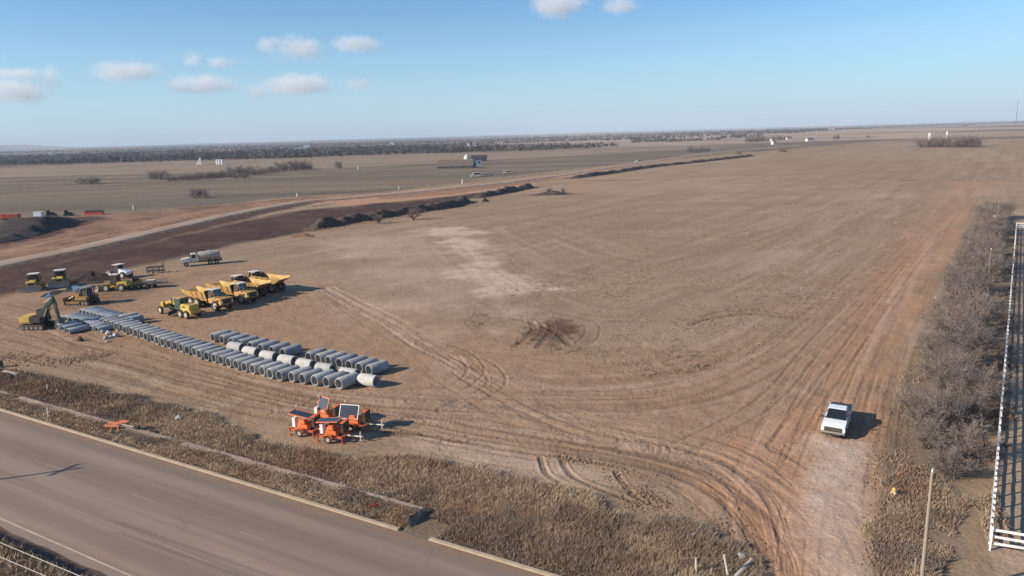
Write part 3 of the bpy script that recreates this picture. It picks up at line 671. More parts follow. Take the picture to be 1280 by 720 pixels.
# ------------------------------------------------------------------ construction machines (x forward, y left)
def hauler(label, px, rz):
    t = thing('articulated_dump_truck', label, 'dump truck', place_px(*px), R_(rz), 'yellow articulated dump trucks parked together')
    MB().prism([(1.5, 1.15), (4.9, 1.05), (5.05, 1.2), (5.0, 2.05), (3.5, 2.35), (3.3, 2.35), (1.5, 1.9)], -1.15, 1.15).build('bonnet', 'tan_yellow', t, bevel=.08)
    MB().box(4.985, 5.07, -.8, .8, 1.25, 1.98).build('grille', 'black', t)
    MB().frus((1.5, 3.35, -1.1, .55, 1.9), (1.55, 3.0, -1.0, .5, 3.35)).build('cab', 'brown_black', t, bevel=.06)
    MB().box(1.42, 3.12, -1.08, .58, 3.35, 3.47).build('cab_roof', 'cream', t, bevel=.03)
    MB().hexa([(3.25, -.95, 2.3), (3.28, -.95, 2.3), (3.28, .42, 2.3), (3.25, .42, 2.3)], [(3.02, -.9, 3.25), (3.08, -.9, 3.25), (3.08, .38, 3.25), (3.02, .38, 3.25)]).build('windshield', 'glass', t)
    MB().cyl((1.7, .95, 1.9), (1.7, .95, 3.3), .10).build('exhaust_pipe', 'cream', t)
    MB().box(1.3, 2.2, .62, 1.25, 1.9, 2.6).build('tank', 'tan_yellow', t, bevel=.05)
    MB().box(-4.9, 1.4, -.45, .45, .85, 1.25).box(.6, 1.7, -.3, .3, .75, 1.5).build('chassis', 'brown_black', t)
    # dump body: open tub with sloping tail and flared sides
    def tub(y0, y1, inset=0):
        pass
    out = [(1.05, 1.55), (1.15, 3.0), (-3.6, 2.75), (-5.35, 3.05), (-5.3, 2.55), (-3.0, 1.45)]
    mb = MB()
    for s in (1, -1):
        yo, yi = s*1.5, s*1.40; b0, b1 = s*1.05, s*.97
        mb.hexa([(1.05, b1, 1.5), (-3.0, b1, 1.42), (-3.0, b0, 1.42), (1.05, b0, 1.5)], [(1.15, yi, 2.95), (-3.6, yi, 2.78), (-3.6, yo, 2.78), (1.15, yo, 2.95)])
        mb.hexa([(-3.0, b1, 1.42), (-5.3, yi*.95, 2.55), (-5.3, yo*.95, 2.55), (-3.0, b0, 1.42)], [(-3.6, yi, 2.78), (-5.4, yi, 2.95), (-5.4, yo, 2.95), (-3.6, yo, 2.78)])
    mb.hexa([(1.1, -1.02, 1.38), (-3.0, -1.02, 1.3), (-3.0, 1.02, 1.3), (1.1, 1.02, 1.38)], [(1.1, -1.02, 1.5), (-3.0, -1.02, 1.44), (-3.0, 1.02, 1.44), (1.1, 1.02, 1.5)])
    mb.hexa([(-3.0, -1.02, 1.3), (-5.3, -1.4, 2.42), (-5.3, 1.4, 2.42), (-3.0, 1.02, 1.3)], [(-3.0, -1.02, 1.44), (-5.3, -1.4, 2.56), (-5.3, 1.4, 2.56), (-3.0, 1.02, 1.44)])
    mb.build('dump_body', 'tan_yellow', t)
    MB().hexa([(1.06, -1.02, 1.45), (1.2, -1.02, 1.45), (1.2, 1.02, 1.45), (1.06, 1.02, 1.45)], [(1.12, -1.46, 3.15), (1.28, -1.46, 3.15), (1.28, 1.46, 3.15), (1.12, 1.46, 3.15)]).build('headboard', 'brown_black', t)
    for s in (1, -1):
        for x in (.2, -1.2, -2.6):
            MB().hexa([(x-.08, s*1.0, 1.5), (x+.08, s*1.0, 1.5), (x+.08, s*1.12, 1.5), (x-.08, s*1.12, 1.5)], [(x-.08, s*1.42, 2.8), (x+.08, s*1.42, 2.8), (x+.08, s*1.58, 2.8), (x-.08, s*1.58, 2.8)]).build('side_rib', 'tan_yellow', t)
        for x in (3.55, -1.55, -3.3): wheel(t, x, s*1.12, .88, .62, 'rim_cream')
        MB().box(2.75, 4.4, s*1.15-.3, s*1.15+.3, 1.8, 1.9).build('mudguard', 'tan_yellow', t)
        MB().box(4.98, 5.05, s*.95-.13, s*.95+.13, 1.35, 1.6).build('headlight', 'lamp_clear', t)
    for s in (1, -1):
        MB().path([(3.3, s*1.12, 2.3), (3.3, s*1.12, 2.95), (4.7, s*1.12, 2.75), (4.7, s*1.12, 2.1)], .03, 5).build('handrail', 'brown_black', t)
        MB().box(4.3, 4.75, s*1.1-.18, s*1.1+.18, .55, 1.05).build('step', 'brown_black', t)
    MB().hexa([(1.62, .545, 2.3), (2.95, .545, 2.3), (2.95, .565, 2.3), (1.62, .565, 2.3)], [(1.66, .495, 3.2), (2.85, .505, 3.2), (2.85, .525, 3.2), (1.66, .515, 3.2)]).build('side_window', 'glass', t)
    MB().cyl((3.2, -1.1, 2.4), (3.4, -1.5, 2.5), .03, n=5).box(3.3, 3.4, -1.62, -1.4, 2.3, 2.75).build('mirror', 'black', t)
    return t
h1 = hauler('yellow articulated dump truck next to the motor grader, bonnet facing the pipes', (262, 384), -34)
copy_tree(h1, 'yellow dump truck with its bonnet in the middle of the row, second from the grader', place_px(293, 376), R_(-32))
copy_tree(h1, 'dump truck facing left behind the two forward facing ones, pale cab roof showing', place_px(308, 369), R_(148))
copy_tree(h1, 'dump truck at the far end of the row, open tail towards the field', place_px(330, 363), R_(152))

def grader():
    t = thing('motor_grader', 'bright yellow motor grader with dark green cab in front of the dump trucks', 'motor grader', place_px(226, 394), R_(146))
    MB().frus((-4.0, -1.5, -.95, .95, .95), (-3.9, -1.5, -.8, .8, 2.15)).build('engine_cover', 'yellow_bright', t, bevel=.08)
    MB().box(-4.25, -3.9, -.9, .9, .8, 1.3).build('rear_bumper', 'yellow_bright', t)
    MB().frus((-1.5, .3, -.8, .8, 1.15), (-1.45, .15, -.72, .72, 2.95)).build('cab', 'green_dark', t, bevel=.05)
    MB().box(-1.6, .35, -.9, .9, 2.95, 3.1).build('cab_roof', 'tan_yellow', t, bevel=.04)
    MB().prism([(.2, 1.3), (.2, 1.75), (2.2, 2.3), (4.0, 1.75), (4.3, 1.2), (4.3, .9), (3.9, .9), (3.6, 1.45), (2.2, 1.95)], -.2, .2).build('frame', 'yellow_bright', t)
    MB().frus((3.7, 4.6, -.55, .55, .9), (3.8, 4.5, -.5, .5, 1.85)).build('nose_block', 'yellow_bright', t, bevel=.04)
    m = MB().prism([(1.3, .15), (1.55, .15), (1.65, .45), (1.55, .8), (1.3, .8), (1.42, .45)], -1.85, 1.85)
    m.xf(Matrix.Translation((1.45, 0, 0)) @ Matrix.Rotation(R_(22), 4, 'Z') @ Matrix.Translation((-1.45, 0, 0))); m.build('blade', 'dark_steel', t)
    MB().lathe([(.55, -.06), (.75, -.06), (.75, .06), (.55, .06)], (1.5, 0, .95), 18, ax=2).box(1.35, 3.9, -.08, .08, .9, 1.05).build('turntable', 'black', t)
    for s in (1, -1):
        wheel(t, 3.95, s*1.0, .66, .36, 'rim_cream'); wheel(t, -1.7, s*1.05, .66, .4, 'rim_cream'); wheel(t, -3.25, s*1.05, .66, .4, 'rim_cream')
        MB().cyl((1.0, s*.55, 1.7), (1.2, s*.6, 2.9), .08, n=8).build('lift_cylinder', 'black', t)
        MB().box(-2.9, -2.0, s*.72-.02, s*.72+.14, 1.2, 1.9).build('side_vent', 'black', t)
    MB().cyl((-2.2, .35, 2.1), (-2.2, .35, 2.9), .07).build('exhaust_pipe', 'black', t)
grader()

def tracks(t, L=3.6, w=.55, y=1.15, h=.95, mat='brown_black'):
    for s in (1, -1):
        pr = [(L/2*math.cos(a)*1.0 if False else (L/2-h/2)*(1 if abs(a) < math.pi/2 else -1)+h/2*math.cos(a), h/2+h/2*math.sin(a)) for a in [R_(k) for k in (-90, -60, -30, 0, 30, 60, 89, 91, 120, 150, 180, 210, 240, 269)]]
        pr = []
        for k in range(7): a = R_(-90+30*k); pr.append(((L/2-h/2)+h/2*math.cos(a), h/2+h/2*math.sin(a)))
        for k in range(7): a = R_(90+30*k); pr.append((-(L/2-h/2)+h/2*math.cos(a), h/2+h/2*math.sin(a)))
        tm = MB().prism(pr, s*y-w/2, s*y+w/2)
        for k in range(int(L/.22)):
            x = -L/2+h/2+k*.22
            if x < L/2-h/2: tm.box(x, x+.06, s*y-w/2-.01, s*y+w/2+.01, h-.03, h+.05)
        tr = tm.build('crawler_track', mat, t)
        for k in range(5):
            x = -(L/2-h/2)+(L-h)*k/4; MB().cyl((x, s*(y+w/2-.02), h*.42), (x, s*(y+w/2+.04), h*.42), .2, n=12).build('roller', 'steel', tr)
def dozer(label, px, rz, canopy='cream', paint_='yellow', ripper=True):
    t = thing('bulldozer', label, 'bulldozer', place_px(*px), R_(rz), 'yellow crawler machines left of the dump trucks')
    tracks(t)
    MB().prism([(.2, .75), (2.0, .7), (2.1, .9), (2.05, 1.75), (.3, 2.0)], -.62, .62).build('bonnet', paint_, t, bevel=.06)
    MB().box(2.06, 2.12, -.45, .45, .95, 1.6).build('grille', 'black', t)
    for s in (1, -1):
        MB().box(-1.6, .6, s*1.15-.4, s*1.15+.4, 1.0, 1.55).build('fender', paint_, t, bevel=.05)
        MB().box(-.1, 2.7, s*1.55-.1, s*1.55+.1, .45, .7).build('push_arm', paint_, t)
        MB().cyl((1.6, s*.7, 1.5), (2.7, s*.9, .9), .08).build('lift_cylinder', 'steel', t)
    MB().frus((-1.3, .25, -.72, .72, 1.3), (-1.15, .1, -.66, .66, 2.75)).build('cab', 'black', t, bevel=.05)
    for x in (-1.3, .25):
        for y in (-.85, .85): MB().box(x-.06, x+.06, y-.06, y+.06, 1.5, 3.0).build('canopy_post', 'black', t)
    MB().box(-1.55, .5, -1.02, 1.02, 3.0, 3.14).build('canopy', canopy, t, bevel=.05)
    bl = [(2.75, .12), (2.95, .12), (3.0, .2), (2.88, .6), (2.90, 1.0), (3.02, 1.35), (2.85, 1.35), (2.74, 1.0), (2.70, .5)]
    MB().prism(bl, -1.8, 1.8).build('blade', 'steel' if canopy == 'cream' else paint_, t)
    if ripper:
        MB().box(-2.3, -1.6, -.8, .8, .7, 1.0).prism([(-2.3, 1.0), (-2.1, 1.0), (-2.25, .1), (-2.4, .1)], -.1, .1).build('ripper', 'black', t)
    MB().cyl((1.1, .4, 1.8), (1.1, .4, 2.6), .06).build('exhaust_pipe', 'black', t)
    return t
d1 = dozer('yellow bulldozer with pale canopy, blade towards the road, leftmost in the group', (44, 362), -72)
copy_tree(d1, 'yellow bulldozer with pale canopy between its twin and the dark soil heap', place_px(77, 357), R_(-66))
dozer('brown yellow bulldozer with canopy shade put into its paint, above the grey pipe stacks', (107, 380), 170, 'steel', 'rust', True)

def roller():
    t = thing('soil_compactor', 'white bodied soil compactor with pale canopy behind the wheel loader', 'compactor', place_px(150, 347), R_(160))
    MB().lathe([(.25, -1.05), (.74, -1.05), (.76, -1.0), (.76, 1.0), (.74, 1.05), (.25, 1.05)], (1.9, 0, .76), 26).build('drum', 'steel', t)
    MB().box(.7, 2.9, 1.1, 1.25, .55, .95).box(.7, 2.9, -1.25, -1.1, .55, .95).box(2.75, 2.95, -1.25, 1.25, .55, .95).box(.6, .85, -1.25, 1.25, .55, .95).build('drum_frame', 'white', t)
    MB().prism([(-.5, .8), (-2.7, .8), (-2.75, 1.4), (-.6, 2.0)], -.75, .75).build('engine_cover', 'white', t, bevel=.06)
    MB().frus((-.6, .6, -.7, .7, .8), (-.5, .5, -.65, .65, 2.6)).build('cab', 'black', t, bevel=.04)
    MB().box(-.85, .85, -.95, .95, 2.75, 2.88).box(-.6, -.5, -.7, -.6, 2.5, 2.8).box(.5, .6, .6, .7, 2.5, 2.8).build('canopy', 'cream', t, bevel=.03)
    for s in (1, -1): wheel(t, -1.8, s*.95, .72, .5, 'rim_cream')
roller()
def loader():
    t = thing('wheel_loader', 'yellow wheel loader with its bucket down facing left', 'wheel loader', place_px(146, 363), R_(178))
    MB().prism([(-2.6, .85), (-.6, .8), (-.6, 1.75), (-2.4, 1.85), (-2.65, 1.5)], -.85, .85).build('engine_cover', 'yellow_bright', t, bevel=.08)
    MB().frus((-.75, .75, -.7, .7, 1.2), (-.65, .55, -.65, .65, 3.05)).build('cab', 'black', t, bevel=.05)
    MB().box(-.8, .75, -.78, .78, 3.05, 3.17).build('cab_roof', 'cream', t, bevel=.03)
    MB().box(-.6, 1.8, -.35, .35, .6, 1.15).build('chassis', 'yellow', t)
    for s in (1, -1):
        wheel(t, 1.45, s*1.0, .72, .52, 'rim_cream'); wheel(t, -1.5, s*1.0, .72, .52, 'rim_cream')
        MB().prism([(1.1, 1.5), (1.1, 1.75), (2.2, 1.35), (3.0, .65), (3.0, .4), (2.1, 1.1)], s*.5-.09, s*.5+.09).build('lift_arm', 'tan_yellow', t)
    MB().prism([(2.9, .08), (4.0, .05), (4.0, .12), (3.1, .25), (2.95, .9), (3.2, 1.2), (3.0, 1.25), (2.75, .8)], -1.3, 1.3).build('bucket', 'pale_wood', t)
loader()
def skid():
    t = thing('skid_steer', 'small tan yellow skid steer beside the flatbed trailer', 'skid steer', place_px(171, 360), R_(190))
    MB().prism([(-1.1, .5), (1.0, .5), (1.1, .9), (.4, 1.1), (-1.1, 1.3)], -.6, .6).build('body', 'tan_yellow', t, bevel=.05)
    MB().frus((-.6, .6, -.5, .5, 1.1), (-.55, .45, -.48, .48, 2.05)).build('cab', 'black', t, bevel=.04)
    for s in (1, -1):
        wheel(t, .6, s*.75, .42, .3); wheel(t, -.6, s*.75, .42, .3)
        MB().prism([(-1.1, 1.4), (-1.1, 1.6), (1.0, 1.3), (1.5, .5), (1.35, .45), (.9, 1.1)], s*.62-.06, s*.62+.06).build('lift_arm', 'tan_yellow', t)
    MB().prism([(1.35, .1), (2.1, .08), (2.1, .14), (1.6, .2), (1.5, .8), (1.35, .8)], -.9, .9).build('bucket', 'dark_steel', t)
skid()
def flatbed():
    t = thing('flatbed_trailer', 'dark flatbed trailer with pale load rails right of the skid steer', 'trailer', place_px(192, 359), R_(8))
    MB().box(-2.4, 2.4, -1.1, 1.1, .75, .9).build('deck', 'dark_steel', t)
    MB().box(2.4, 3.8, -.08, .08, .6, .72).build('drawbar', 'dark_steel', t)
    for s in (1, -1):
        MB().box(-2.4, 2.4, s*1.05-.03, s*1.05+.03, 1.25, 1.33).box(-2.4, -2.3, s*1.05-.03, s*1.05+.03, .9, 1.25).box(-.05, .05, s*1.05-.03, s*1.05+.03, .9, 1.25).box(2.3, 2.4, s*1.05-.03, s*1.05+.03, .9, 1.25).build('side_rail', 'steel', t)
        for x in (-.9, -.0): wheel(t, x, s*.95, .36, .25)
    c = thing('steel_crate', 'rusty steel crate standing on the dark flatbed trailer', 'crate', (place_px(190, 359)[0], place_px(190, 359)[1], gz(*at(190, 359))+.9), R_(8))
    MB().box(-.7, .7, -.5, .5, .02, .5).build('box', 'steel', c, bevel=.02); MB().box(-.75, .75, -.55, .55, .5, .56).build('lid', 'cream', c)
flatbed()
def rack():
    t = thing('steel_rack', 'rusty steel rack standing alone left of the white tank truck', 'rack', place_px(195, 341), R_(10))
    for x in (-1.6, -.5, .6, 1.6):
        for y in (-.6, .6): MB().box(x-.06, x+.06, y-.06, y+.06, 0, 1.4 if x < 1.5 else 2.1).build('post', 'brown_black', t)
    mb = MB()
    for z in (.5, 1.3):
        for y in (-.6, .6): mb.box(-1.66, 1.66, y-.1, y+.1, z-.08, z+.08)
        mb.box(-1.66, -1.5, -.6, .6, z-.06, z+.06); mb.box(1.5, 1.66, -.6, .6, z-.06, z+.06)
    mb.build('side_rail', 'dark_steel', t)
rack()
def water_truck():
    t = thing('tank_truck', 'dusty white tank truck facing left at the edge of the graded soil', 'tank truck', place_px(251, 331), R_(206))
    MB().prism([(2.0, .75), (3.9, .8), (4.0, 1.1), (3.9, 1.7), (2.1, 1.95)], -.95, .95).build('bonnet', 'cream', t, bevel=.12)
    MB().box(3.93, 4.02, -.5, .5, .85, 1.55).build('grille', 'dark_steel', t)
    MB().frus((.6, 2.15, -1.1, 1.1, .9), (.7, 1.9, -1.0, 1.0, 2.75)).build('cab', 'cream', t, bevel=.08)
    MB().hexa([(2.06, -.9, 1.95), (2.13, -.9, 1.95), (2.13, .9, 1.95), (2.06, .9, 1.95)], [(1.90, -.85, 2.6), (1.98, -.85, 2.6), (1.98, .85, 2.6), (1.90, .85, 2.6)]).build('windshield', 'glass', t)
    for s in (1, -1):
        MB().box(.95, 1.8, s*1.05-.03, s*1.05+.03, 1.85, 2.5).build('side_window', 'glass', t)
        MB().box(2.4, 3.7, s*.95-.3, s*.95+.28, 1.05, 1.15).build('mudguard', 'white', t)
        wheel(t, 3.0, s*.98, .52, .32, 'rim_cream')
        for x in (-2.0, -3.35): wheel(t, x, s*.92, .52, .5, 'rim_cream')
        MB().box(3.8, 3.95, s*.75-.13, s*.75+.13, 1.1, 1.35).build('headlight', 'lamp_clear', t)
    MB().box(-4.3, 2.2, -.4, .4, .7, .95).build('chassis', 'black', t)
    MB().lathe([(.001, -4.3), (.92, -4.2), (1.0, -4.05), (1.0, .2), (.92, .35), (.001, .45)], (0, 0, 2.0), 24, ax=0, sy=1.15, sz=.9)  .build('tank', 'tank_grey', t)
    MB().box(-3.9, .1, -.28, .28, 2.88, 2.96).lathe([(.001, 2.9), (.3, 2.9), (.3, 3.06), (.001, 3.06)], (-2, 0, 0), 14, ax=2).build('catwalk', 'white', t)
    MB().box(-4.5, -4.25, -1.0, 1.0, .6, 1.3).build('spray_bar', 'dark_steel', t)
water_truck()
def excavator():
    t = thing('excavator', 'yellow excavator with dark raised boom and stick beside the grey pipe stacks', 'excavator', place_px(48, 410), R_(-6))
    tracks(t, 3.9, .6, 1.1, .85)
    MB().cyl((0, 0, .7), (0, 0, 1.1), .7, n=18).build('slew_ring', 'black', t)
    MB().prism([(-2.1, 1.1), (-.2, 1.1), (-.2, 2.0), (-1.6, 2.15), (-2.1, 1.9)], -1.25, 1.25).build('counterweight', 'yellow', t, bevel=.1)
    MB().box(-.25, 1.5, -1.25, -.1, 1.1, 1.9).build('engine_cover', 'black', t, bevel=.05)
    MB().frus((-.25, 1.55, .15, 1.2, 1.1), (-.15, 1.35, .2, 1.15, 2.85)).build('cab', 'black', t, bevel=.08)
    MB().box(-.2, .0, .3, .5, 2.0, 2.5).build('side_mirror', 'white', t)
    MB().prism([(.9, 1.3), (1.2, 1.3), (2.1, 3.2), (3.3, 4.15), (3.3, 4.5), (3.0, 4.55), (1.7, 3.5)], -.28, .28).build('boom', 'green_dark', t, bevel=.03)
    MB().prism([(2.9, 4.9), (3.25, 4.95), (3.55, 4.1), (3.75, 1.3), (3.5, 1.3), (3.1, 3.9)], -.2, .2).build('stick', 'green_dark', t, bevel=.03)
    MB().prism([(3.3, 1.4), (3.9, 1.45), (4.1, .6), (3.7, .1), (3.2, .15), (3.0, .6), (3.25, .5)], -.55, .55).build('bucket', 'dark_steel', t)
    MB().cyl((1.6, 0, 3.9), (3.0, 0, 4.75), .1).build('stick_cylinder', 'steel', t)
    MB().cyl((3.25, 0, 4.6), (3.85, 0, 2.2), .08).build('bucket_cylinder', 'steel', t)
    for s in (1, -1): MB().cyl((1.35, s*.36, 1.5), (2.3, s*.36, 3.2), .09).build('boom_cylinder', 'steel', t)
    MB().box(2.35, 2.6, -.18, .18, 4.05, 4.2).build('work_light', 'lamp_clear', t)
excavator()

# red machines and boxes on the stockpile at the far left
def far_box_truck():
    x, y = at(12, 277); t = thing('dump_truck', 'red dump truck standing beyond the dark stockpile at the left edge', 'dump truck', (x, y, gz(x, y)), R_(186))
    MB().frus((1.6, 3.3, -1.1, 1.1, .8), (1.6, 2.9, -1.0, 1.0, 2.9)).build('cab', 'red', t, bevel=.06)
    MB().frus((-3.6, 1.4, -1.1, 1.1, 1.2), (-3.8, 1.4, -1.25, 1.25, 2.8)).build('dump_body', 'red', t, bevel=.04)
    MB().box(-3.4, 3.2, -.4, .4, .7, 1.2).build('chassis', 'black', t)
    MB().box(2.95, 3.15, -.8, .8, 1.9, 2.5).build('windshield', 'glass', t)
    for s in (1, -1):
        for px in (2.4, -1.6, -2.9): wheel(t, px, s*.95, .52, .4)
far_box_truck()
def far_hut():
    x, y = at(118, 268.5); t = thing('storage_container', 'long low rust red container lying right of the dark stockpile', 'container', (x, y, gz(x, y)), R_(4))
    MB().frus((-6.2, 6.2, -1.4, 1.4, 0), (-5.6, 5.6, -1.3, 1.3, 1.9)).build('shell', 'red', t)
    MB().frus((-6.3, 6.3, -1.6, 1.6, 1.9), (-4.6, 4.6, -.3, .3, 2.6)).build('roof', 'brown_black', t)
    MB().box(-6.5, -6.22, -.6, .6, 0.05, 1.7).build('door', 'cream', t); t.scale = (.6, .7, .75)
    x, y = at(49, 272); t = thing('white_box', 'small white site box on the dark stockpile edge', 'site box', (x, y, gz(x, y)), R_(4))
    MB().box(-1.5, 1.5, -1.1, 1.1, .15, 2.2).build('shell', 'white', t, bevel=.04); MB().box(-1.6, 1.6, -1.2, 1.2, 2.2, 2.3).build('roof', 'white', t); MB().box(-1.3, 1.3, -.9, .9, -.2, .15).build('skid', 'black', t)
    for px, lab in (((63, 270), 'small dark bulldozer shape on the stockpile right of the white box'), ((85, 270), 'tiny dark machine at the right end of the dark stockpile')):
        x, y = at(*px); t = thing('dozer', lab, 'bulldozer', (x, y, gz(x, y)), R_(20))
        tracks(t, 3.0, .5, .9, .8); MB().box(.1, 1.5, -.55, .55, .7, 1.5).build('bonnet', 'brown_black', t, bevel=.05); MB().frus((-1.2, .1, -.6, .6, .7), (-1.0, 0, -.5, .5, 2.3)).build('cab', 'black', t)
        MB().box(1.9, 2.1, -1.4, 1.4, .1, 1.1).build('blade', 'dark_steel', t)
far_hut()
# heap of dark soil between the machines
def heap(name, label, cat, px, rx, ry, h, mat, seed, rz=0):
    n, m = 40, 14; x0, y0 = at(*px); V = []; F = []
    for i in range(m+1):
        for j in range(n):
            a = 2*math.pi*j/n; q = i/m; rr = q*(1+.18*math.sin(3*a+seed)+.1*math.sin(7*a+seed*2))
            V.append((rx*rr*math.cos(a), ry*rr*math.sin(a), h*(1-q)**.8-.25*q))
    V = np.array(V); V[:, 2] += (fbm(V[:, 0]/.7+seed, V[:, 1]/.7, seed, 4)-.5)*.8*(V[:, 2] > -.1)
    for i in range(m):
        for j in range(n): F.append((i*n+j, (i+1)*n+j, (i+1)*n+(j+1) % n, i*n+(j+1) % n))
    o = np_mesh(name, V, np.array(F), mat, True); o.location = (x0, y0, gz(x0, y0)); o.rotation_euler = (0, 0, rz); return tag(o, label, cat)
def soil_mat(name, a, b_):
    m, nt, b = newmat(name); pos = nt.nodes.new('ShaderNodeNewGeometry').outputs['Position']
    c = mixrgb(nt, ramp(nt, noise(nt, pos, 1.2, 6, .7), .3, .7), a, b_); nt.links.new(c, b.inputs['Base Color']); b.inputs['Roughness'].default_value = .95
    bp = nt.nodes.new('ShaderNodeBump'); bp.inputs['Distance'].default_value = .2; nt.links.new(noise(nt, pos, 2.5, 6, .7), bp.inputs['Height']); nt.links.new(bp.outputs[0], b.inputs['Normal'])
    return m
M['soil_dark'] = soil_mat('dark_soil', (.022, .014, .012), (.050, .031, .025))
M['soil_red'] = soil_mat('red_soil', (.16, .075, .045), (.24, .13, .08))
heap('soil_heap', 'dark soil heap between the canopied bulldozers and the white compactor', 'soil heap', (116, 350), 5.2, 2.6, 1.9, M['soil_dark'], 3, R_(12))
heap('soil_heap', 'small dark clod lying before the grey pipe stacks', 'soil heap', (100, 426), .9, .5, .45, M['soil_dark'], 5)
# puddles that mirror the sky beside the bulldozers
def puddle_mat():
    m, nt, b = newmat('puddle_water'); b.inputs['Base Color'].default_value = (.05, .045, .05, 1); b.inputs['Roughness'].default_value = .06; b.inputs['Specular IOR Level'].default_value = .9
    return m
M['puddle'] = puddle_mat()
def puddle(pts, seed):
    P = smooth_line(ats(pts), 5); cx = sum(p[0] for p in P)/len(P); cy_ = sum(p[1] for p in P)/len(P)
    zs = [gz(p[0], p[1]) for p in P]; z = max(zs)+.05
    mb = MB().add([(p[0], p[1], z) for p in P]+[(cx, cy_, z)], [(i, (i+1) % len(P), len(P)) for i in range(len(P))])
    o = mb.build('puddle', 'puddle', smooth=0); tag(o, kind='structure')
puddle([(50, 371), (60, 366), (72, 363), (80, 363.5), (72, 368), (58, 372)], 1)
puddle([(80, 365), (86, 359), (98, 356.5), (112, 356.5), (122, 358), (108, 361), (94, 364)], 2)

# ------------------------------------------------------------------ concrete pipes
def pipe_mesh(name, mat, R, t_, L, sy=1, sz=1, bell=True):
    prof = [(R-t_, -L/2), (R-.03, -L/2), (R, -L/2+.03), (R, L/2-.03), (R-.03, L/2), (R-t_, L/2)]
    if bell: prof = [(R-t_, -L/2), (R-t_*.45, -L/2), (R-t_*.45, -L/2+.1), (R-.03, -L/2+.1), (R, -L/2+.14), (R, L/2-.03), (R-.03, L/2), (R-t_, L/2)]
    o = MB().lathe(prof, (0, 0, 0), 28, ax=0, sy=sy, sz=sz).build(name, mat, smooth=40)
    return o
PR = .68
def lerp(pts, k):
    """points at even steps along a polyline given in photo pixels"""
    P = ats(pts); tot = sum(math.dist(a, b) for a, b in zip(P[:-1], P[1:])); out = []
    for i in range(k):
        s = tot*i/(k-1)
        for a, b in zip(P[:-1], P[1:]):
            d = math.dist(a, b)
            if s <= d+1e-6: out.append((a[0]+(b[0]-a[0])*s/d, a[1]+(b[1]-a[1])*s/d)); break
            s -= d
    return out
AX = math.atan2(1.0, .8)
axv = Vector((math.cos(AX), math.sin(AX)))
proto = {}
def lay_pipe(kind, x, y, rz, label, group, name='concrete_pipe', cat='concrete pipe', tilt=0):
    if kind not in proto:
        if kind == 'round': o = pipe_mesh(name, 'concrete', PR, .14, 2.55)
        elif kind == 'white': o = pipe_mesh(name, 'concrete_pale', PR, .13, 2.3)
        else: o = pipe_mesh(name, 'concrete_blue', .62, .11, 2.75, 1.12, .70, False)
        proto[kind] = o
    else: o = proto[kind].copy(); C.objects.link(o)
    r = PR if kind != 'flat' else .62*.70
    o.location = (x, y, gz(x, y)+r-.03); o.rotation_euler = (random.uniform(-.6, .6) if kind != 'flat' else 0, 0, rz+random.uniform(-.035, .035))
    tag(o, label, cat, group); return o
NF = 34
front = lerp([(127, 408), (190, 429), (270, 456), (345, 476), (423, 487)], NF)
for i, (x, y) in enumerate(front):
    c = Vector((x, y))+axv*(1.35+random.uniform(-.15, .15))
    lay_pipe('round', c.x, c.y, AX, 'grey concrete pipe, %s from the right end of the long front row' % ORD[NF-1-i], 'concrete pipes in the long front row')
b1 = lerp([(266, 428), (306, 438), (353, 448)], 8); b2 = lerp([(385, 453), (425, 461), (461, 470)], 7)
for i, (x, y) in enumerate(b1):
    c = Vector((x, y))+axv*1.35; lay_pipe('round', c.x, c.y, AX, 'grey concrete pipe, %s from the left in the shorter back row segment' % ORD[i], 'concrete pipes in the back row')
for i, (x, y) in enumerate(b2):
    c = Vector((x, y))+axv*1.35; lay_pipe('round', c.x, c.y, AX, 'grey concrete pipe, %s from the right in the back row by the open field' % ORD[6-i], 'concrete pipes in the back row')
RW = math.atan2(front[-1][1]-front[20][1], front[-1][0]-front[20][0])
for i, (px, py) in enumerate([(296, 440), (315, 446), (337, 451.5), (360, 457), (383, 462), (407, 467.5), (437, 474), (461, 482)]):
    x, y = at(px, py); lay_pipe('white', x, y, RW+R_(4), 'pale concrete pipe lying crosswise between the two rows, %s from the left' % ORD[i], 'pale pipes lying crosswise between the rows', 'pale_concrete_pipe')
for i, (px, py) in enumerate([(150, 404.5), (157, 407.5)]):
    x, y = at(px, py); c = Vector((x, y))+axv*1.35
    lay_pipe('round', c.x, c.y, AX, 'grey concrete pipe behind the left end of the front row, %s one' % ('nearer' if i else 'farther'), 'concrete pipes behind the left end')
fa = lerp([(77, 401), (95, 404), (115, 411)], 9)
for i, (x, y) in enumerate(fa):
    c = Vector((x, y))+axv*1.4; lay_pipe('flat', c.x, c.y, AX, 'flat oval grey pipe, %s from the left in the middle stack' % ORD[i], 'flat oval pipes', 'oval_pipe')
fb = lerp([(101, 392.5), (120, 398), (142, 403.5)], 9)
for i, (x, y) in enumerate(fb):
    c = Vector((x, y))+axv*1.4; lay_pipe('flat', c.x, c.y, AX, 'flat oval grey pipe, %s from the left in the farthest stack' % ORD[i], 'flat oval pipes', 'oval_pipe')
for i, (px, py) in enumerate([(72, 411.5), (78.5, 414), (85, 417.5)]):
    x, y = at(px, py); c = Vector((x, y))+axv*1.4; lay_pipe('flat', c.x, c.y, AX, 'flat oval grey pipe by the excavator bucket, %s from the bucket' % ORD[i], 'flat oval pipes', 'oval_pipe')
for i, (px, py) in enumerate([(114, 413.5), (121, 415.5)]):
    x, y = at(px, py); c = Vector((x, y))+axv*1.4; lay_pipe('flat', c.x, c.y, AX, 'flat oval grey pipe at the left end of the front row, %s one' % ('inner' if i else 'outer'), 'flat oval pipes', 'oval_pipe')
